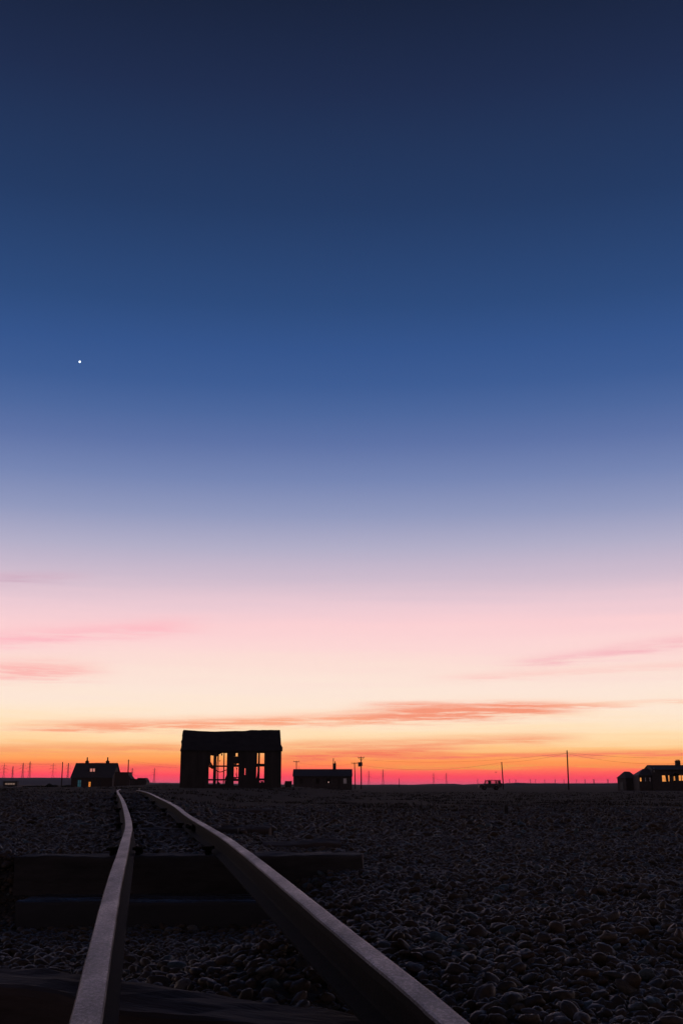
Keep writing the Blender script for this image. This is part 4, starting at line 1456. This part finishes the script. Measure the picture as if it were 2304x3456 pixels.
def pebble_mesh(name, sub, seed):
    bm = bmesh.new()
    bmesh.ops.create_icosphere(bm, subdivisions=sub, radius=1.0)
    for v in bm.verts:
        p_ = v.co.copy()
        n_ = noise.noise(p_ * 0.8 + Vector((seed * 7.1, seed, 0))) * 0.38 + noise.noise(p_ * 1.9 + Vector((seed, 0, seed * 3.3))) * 0.16
        v.co = p_ * (1 + n_)
    me = bpy.data.meshes.new(name)
    bm.to_mesh(me); bm.free()
    me.polygons.foreach_set('use_smooth', [True] * len(me.polygons))
    me.materials.append(MT['pebble'])
    return me


NV = 6
lowm = [pebble_mesh('pebble_coarse', 2, k + 1) for k in range(NV)]


def gen(n, y0, y1, power, r0, r1):
    y = (y0 ** power + RNG.random(n) * (y1 ** power - y0 ** power)) ** (1 / power)
    x = (RNG.random(n) * 2 - 1) * (0.40 * y + 1.9)
    r = np.clip(np.exp(RNG.normal(math.log((r0 * r1) ** 0.5), 0.45, n)), r0 * 0.6, r1 * 1.5)
    return x, y, r


X1, Y1_, R1 = gen(215000, 1.5, 12.0, 1.6, 0.0072, 0.0185)
X2, Y2_, R2 = gen(80000, 11.0, 34.0, 1.5, 0.014, 0.030)
PX = np.concatenate([X1, X2]); PY = np.concatenate([Y1_, Y2_]); PR = np.concatenate([R1, R2])
keep = np.ones(len(PX), bool)
# thinning towards the heath, ragged
far = ss(21, 29, PY + 2.5 * np.sin(PX * 1.1) + 1.5 * np.sin(PX * 2.7 + PY))
side_ = PX > xr(np.minimum(PY, 31)) + 0.4
keep &= ~((RNG.random(len(PX)) < far) & side_)
for (cx_, cy_, hl, hw, yaw) in FOOT:
    c, s_ = math.cos(-yaw), math.sin(-yaw)
    lx = (PX - cx_) * c - (PY - cy_) * s_
    ly = (PX - cx_) * s_ + (PY - cy_) * c
    keep &= ~((np.abs(lx) < hl + PR * 0.8) & (np.abs(ly) < hw + PR * 0.8))
H = height(PX, PY)
Zr = np.interp(PY, [a for a, _ in ZR], [b for _, b in ZR]) + EYE
for fx in (xl, xr):
    near = np.abs(PX - fx(np.minimum(PY, 42))) < 0.045 + PR
    keep &= ~(near & (H + PR * 1.2 > Zr - 0.115))
PX, PY, PR, H = PX[keep], PY[keep], PR[keep], H[keep]
n = len(PX)
SC = np.column_stack([PR * RNG.uniform(0.9, 1.45, n), PR * RNG.uniform(0.75, 1.1, n), PR * RNG.uniform(0.45, 0.8, n)])
ROT = np.column_stack([RNG.normal(0, 0.35, n), RNG.normal(0, 0.35, n), RNG.random(n) * 6.283])
PZ = H + RNG.uniform(-0.35, 0.75, n) * PR
VAR = RNG.integers(0, NV, n)
# the pebbles that show largest become objects of their own
inframe = (np.abs(PX / PY) < 0.31) & (PY > 2.3)
size = np.where(inframe & (PZ > H + 0.2 * PR), PR / PY, 0)
big_i = set(np.argsort(-size)[:300].tolist())
him = [pebble_mesh('pebble', 3, k + 1) for k in range(NV)]
for i in sorted(big_i):
    o = bpy.data.objects.new('pebble', him[VAR[i]])
    COL.objects.link(o)
    o.parent = ground
    o.location = (PX[i], PY[i], PZ[i]); o.scale = SC[i]; o.rotation_euler = ROT[i]
rest = np.array([i for i in range(n) if i not in big_i])
me = bpy.data.meshes.new('shingle_pebbles')
me.from_pydata(np.column_stack([PX, PY, PZ])[rest].tolist(), [], [])
for nm, arr, tp in (('rot', ROT, 'FLOAT_VECTOR'), ('scl', SC, 'FLOAT_VECTOR')):
    me.attributes.new(nm, tp, 'POINT').data.foreach_set('vector', arr[rest].ravel())
me.attributes.new('var', 'INT', 'POINT').data.foreach_set('value', VAR[rest].astype(np.int32))
me.materials.append(MT['pebble'])
peb = bpy.data.objects.new('shingle_pebbles', me)
COL.objects.link(peb)
tag(peb, kind='stuff')
ng = bpy.data.node_groups.new('pebble_scatter', 'GeometryNodeTree')
ng.interface.new_socket('Geometry', in_out='INPUT', socket_type='NodeSocketGeometry')
ng.interface.new_socket('Geometry', in_out='OUTPUT', socket_type='NodeSocketGeometry')
q = G(ng)
gi, go = q.node('NodeGroupInput'), q.node('NodeGroupOutput')
jn = q.node('GeometryNodeJoinGeometry')


def attr(nm, tp):
    a = q.node('GeometryNodeInputNamedAttribute', data_type=tp)
    a.inputs['Name'].default_value = nm
    return [o_ for o_ in a.outputs if o_.enabled and o_.name == 'Attribute'][0]


ra, sa, va = attr('rot', 'FLOAT_VECTOR'), attr('scl', 'FLOAT_VECTOR'), attr('var', 'INT')
for k in range(NV):
    src = bpy.data.objects.new('pebble_source', lowm[k])
    oi = q.node('GeometryNodeObjectInfo')
    oi.inputs['Object'].default_value = src
    oi.inputs['As Instance'].default_value = True
    cp = q.node('FunctionNodeCompare', data_type='INT', operation='EQUAL')
    ii = [s_ for s_ in cp.inputs if s_.type == 'INT']
    ng.links.new(va, ii[0]); ii[1].default_value = k
    ip = q.node('GeometryNodeInstanceOnPoints')
    ng.links.new(gi.outputs[0], ip.inputs['Points'])
    ng.links.new(cp.outputs[0], ip.inputs['Selection'])
    ng.links.new(oi.outputs['Geometry'], ip.inputs['Instance'])
    ng.links.new(ra, ip.inputs['Rotation']); ng.links.new(sa, ip.inputs['Scale'])
    ng.links.new(ip.outputs[0], jn.inputs[0])
ng.links.new(jn.outputs[0], go.inputs[0])
md = peb.modifiers.new('scatter', 'NODES')
md.node_group = ng

# ------------------------------------------------------------------ evening haze
hm = bpy.data.materials.new('evening_haze')
hm.use_nodes = True
hn = hm.node_tree
for n_ in list(hn.nodes):
    if n_.type != 'OUTPUT_MATERIAL': hn.nodes.remove(n_)
pv = hn.nodes.new('ShaderNodeVolumePrincipled')
pv.inputs['Color'].default_value = (0.78, 0.72, 0.86, 1)
pv.inputs['Density'].default_value = 0.000030
pv.inputs['Anisotropy'].default_value = 0.3
hn.links.new(pv.outputs[0], hn.nodes['Material Output'].inputs['Volume'])
hzb = M().box(-11500, 11500, -70, 11200, -1.2, 82).build('haze', hm)
tag(hzb, kind='stuff')
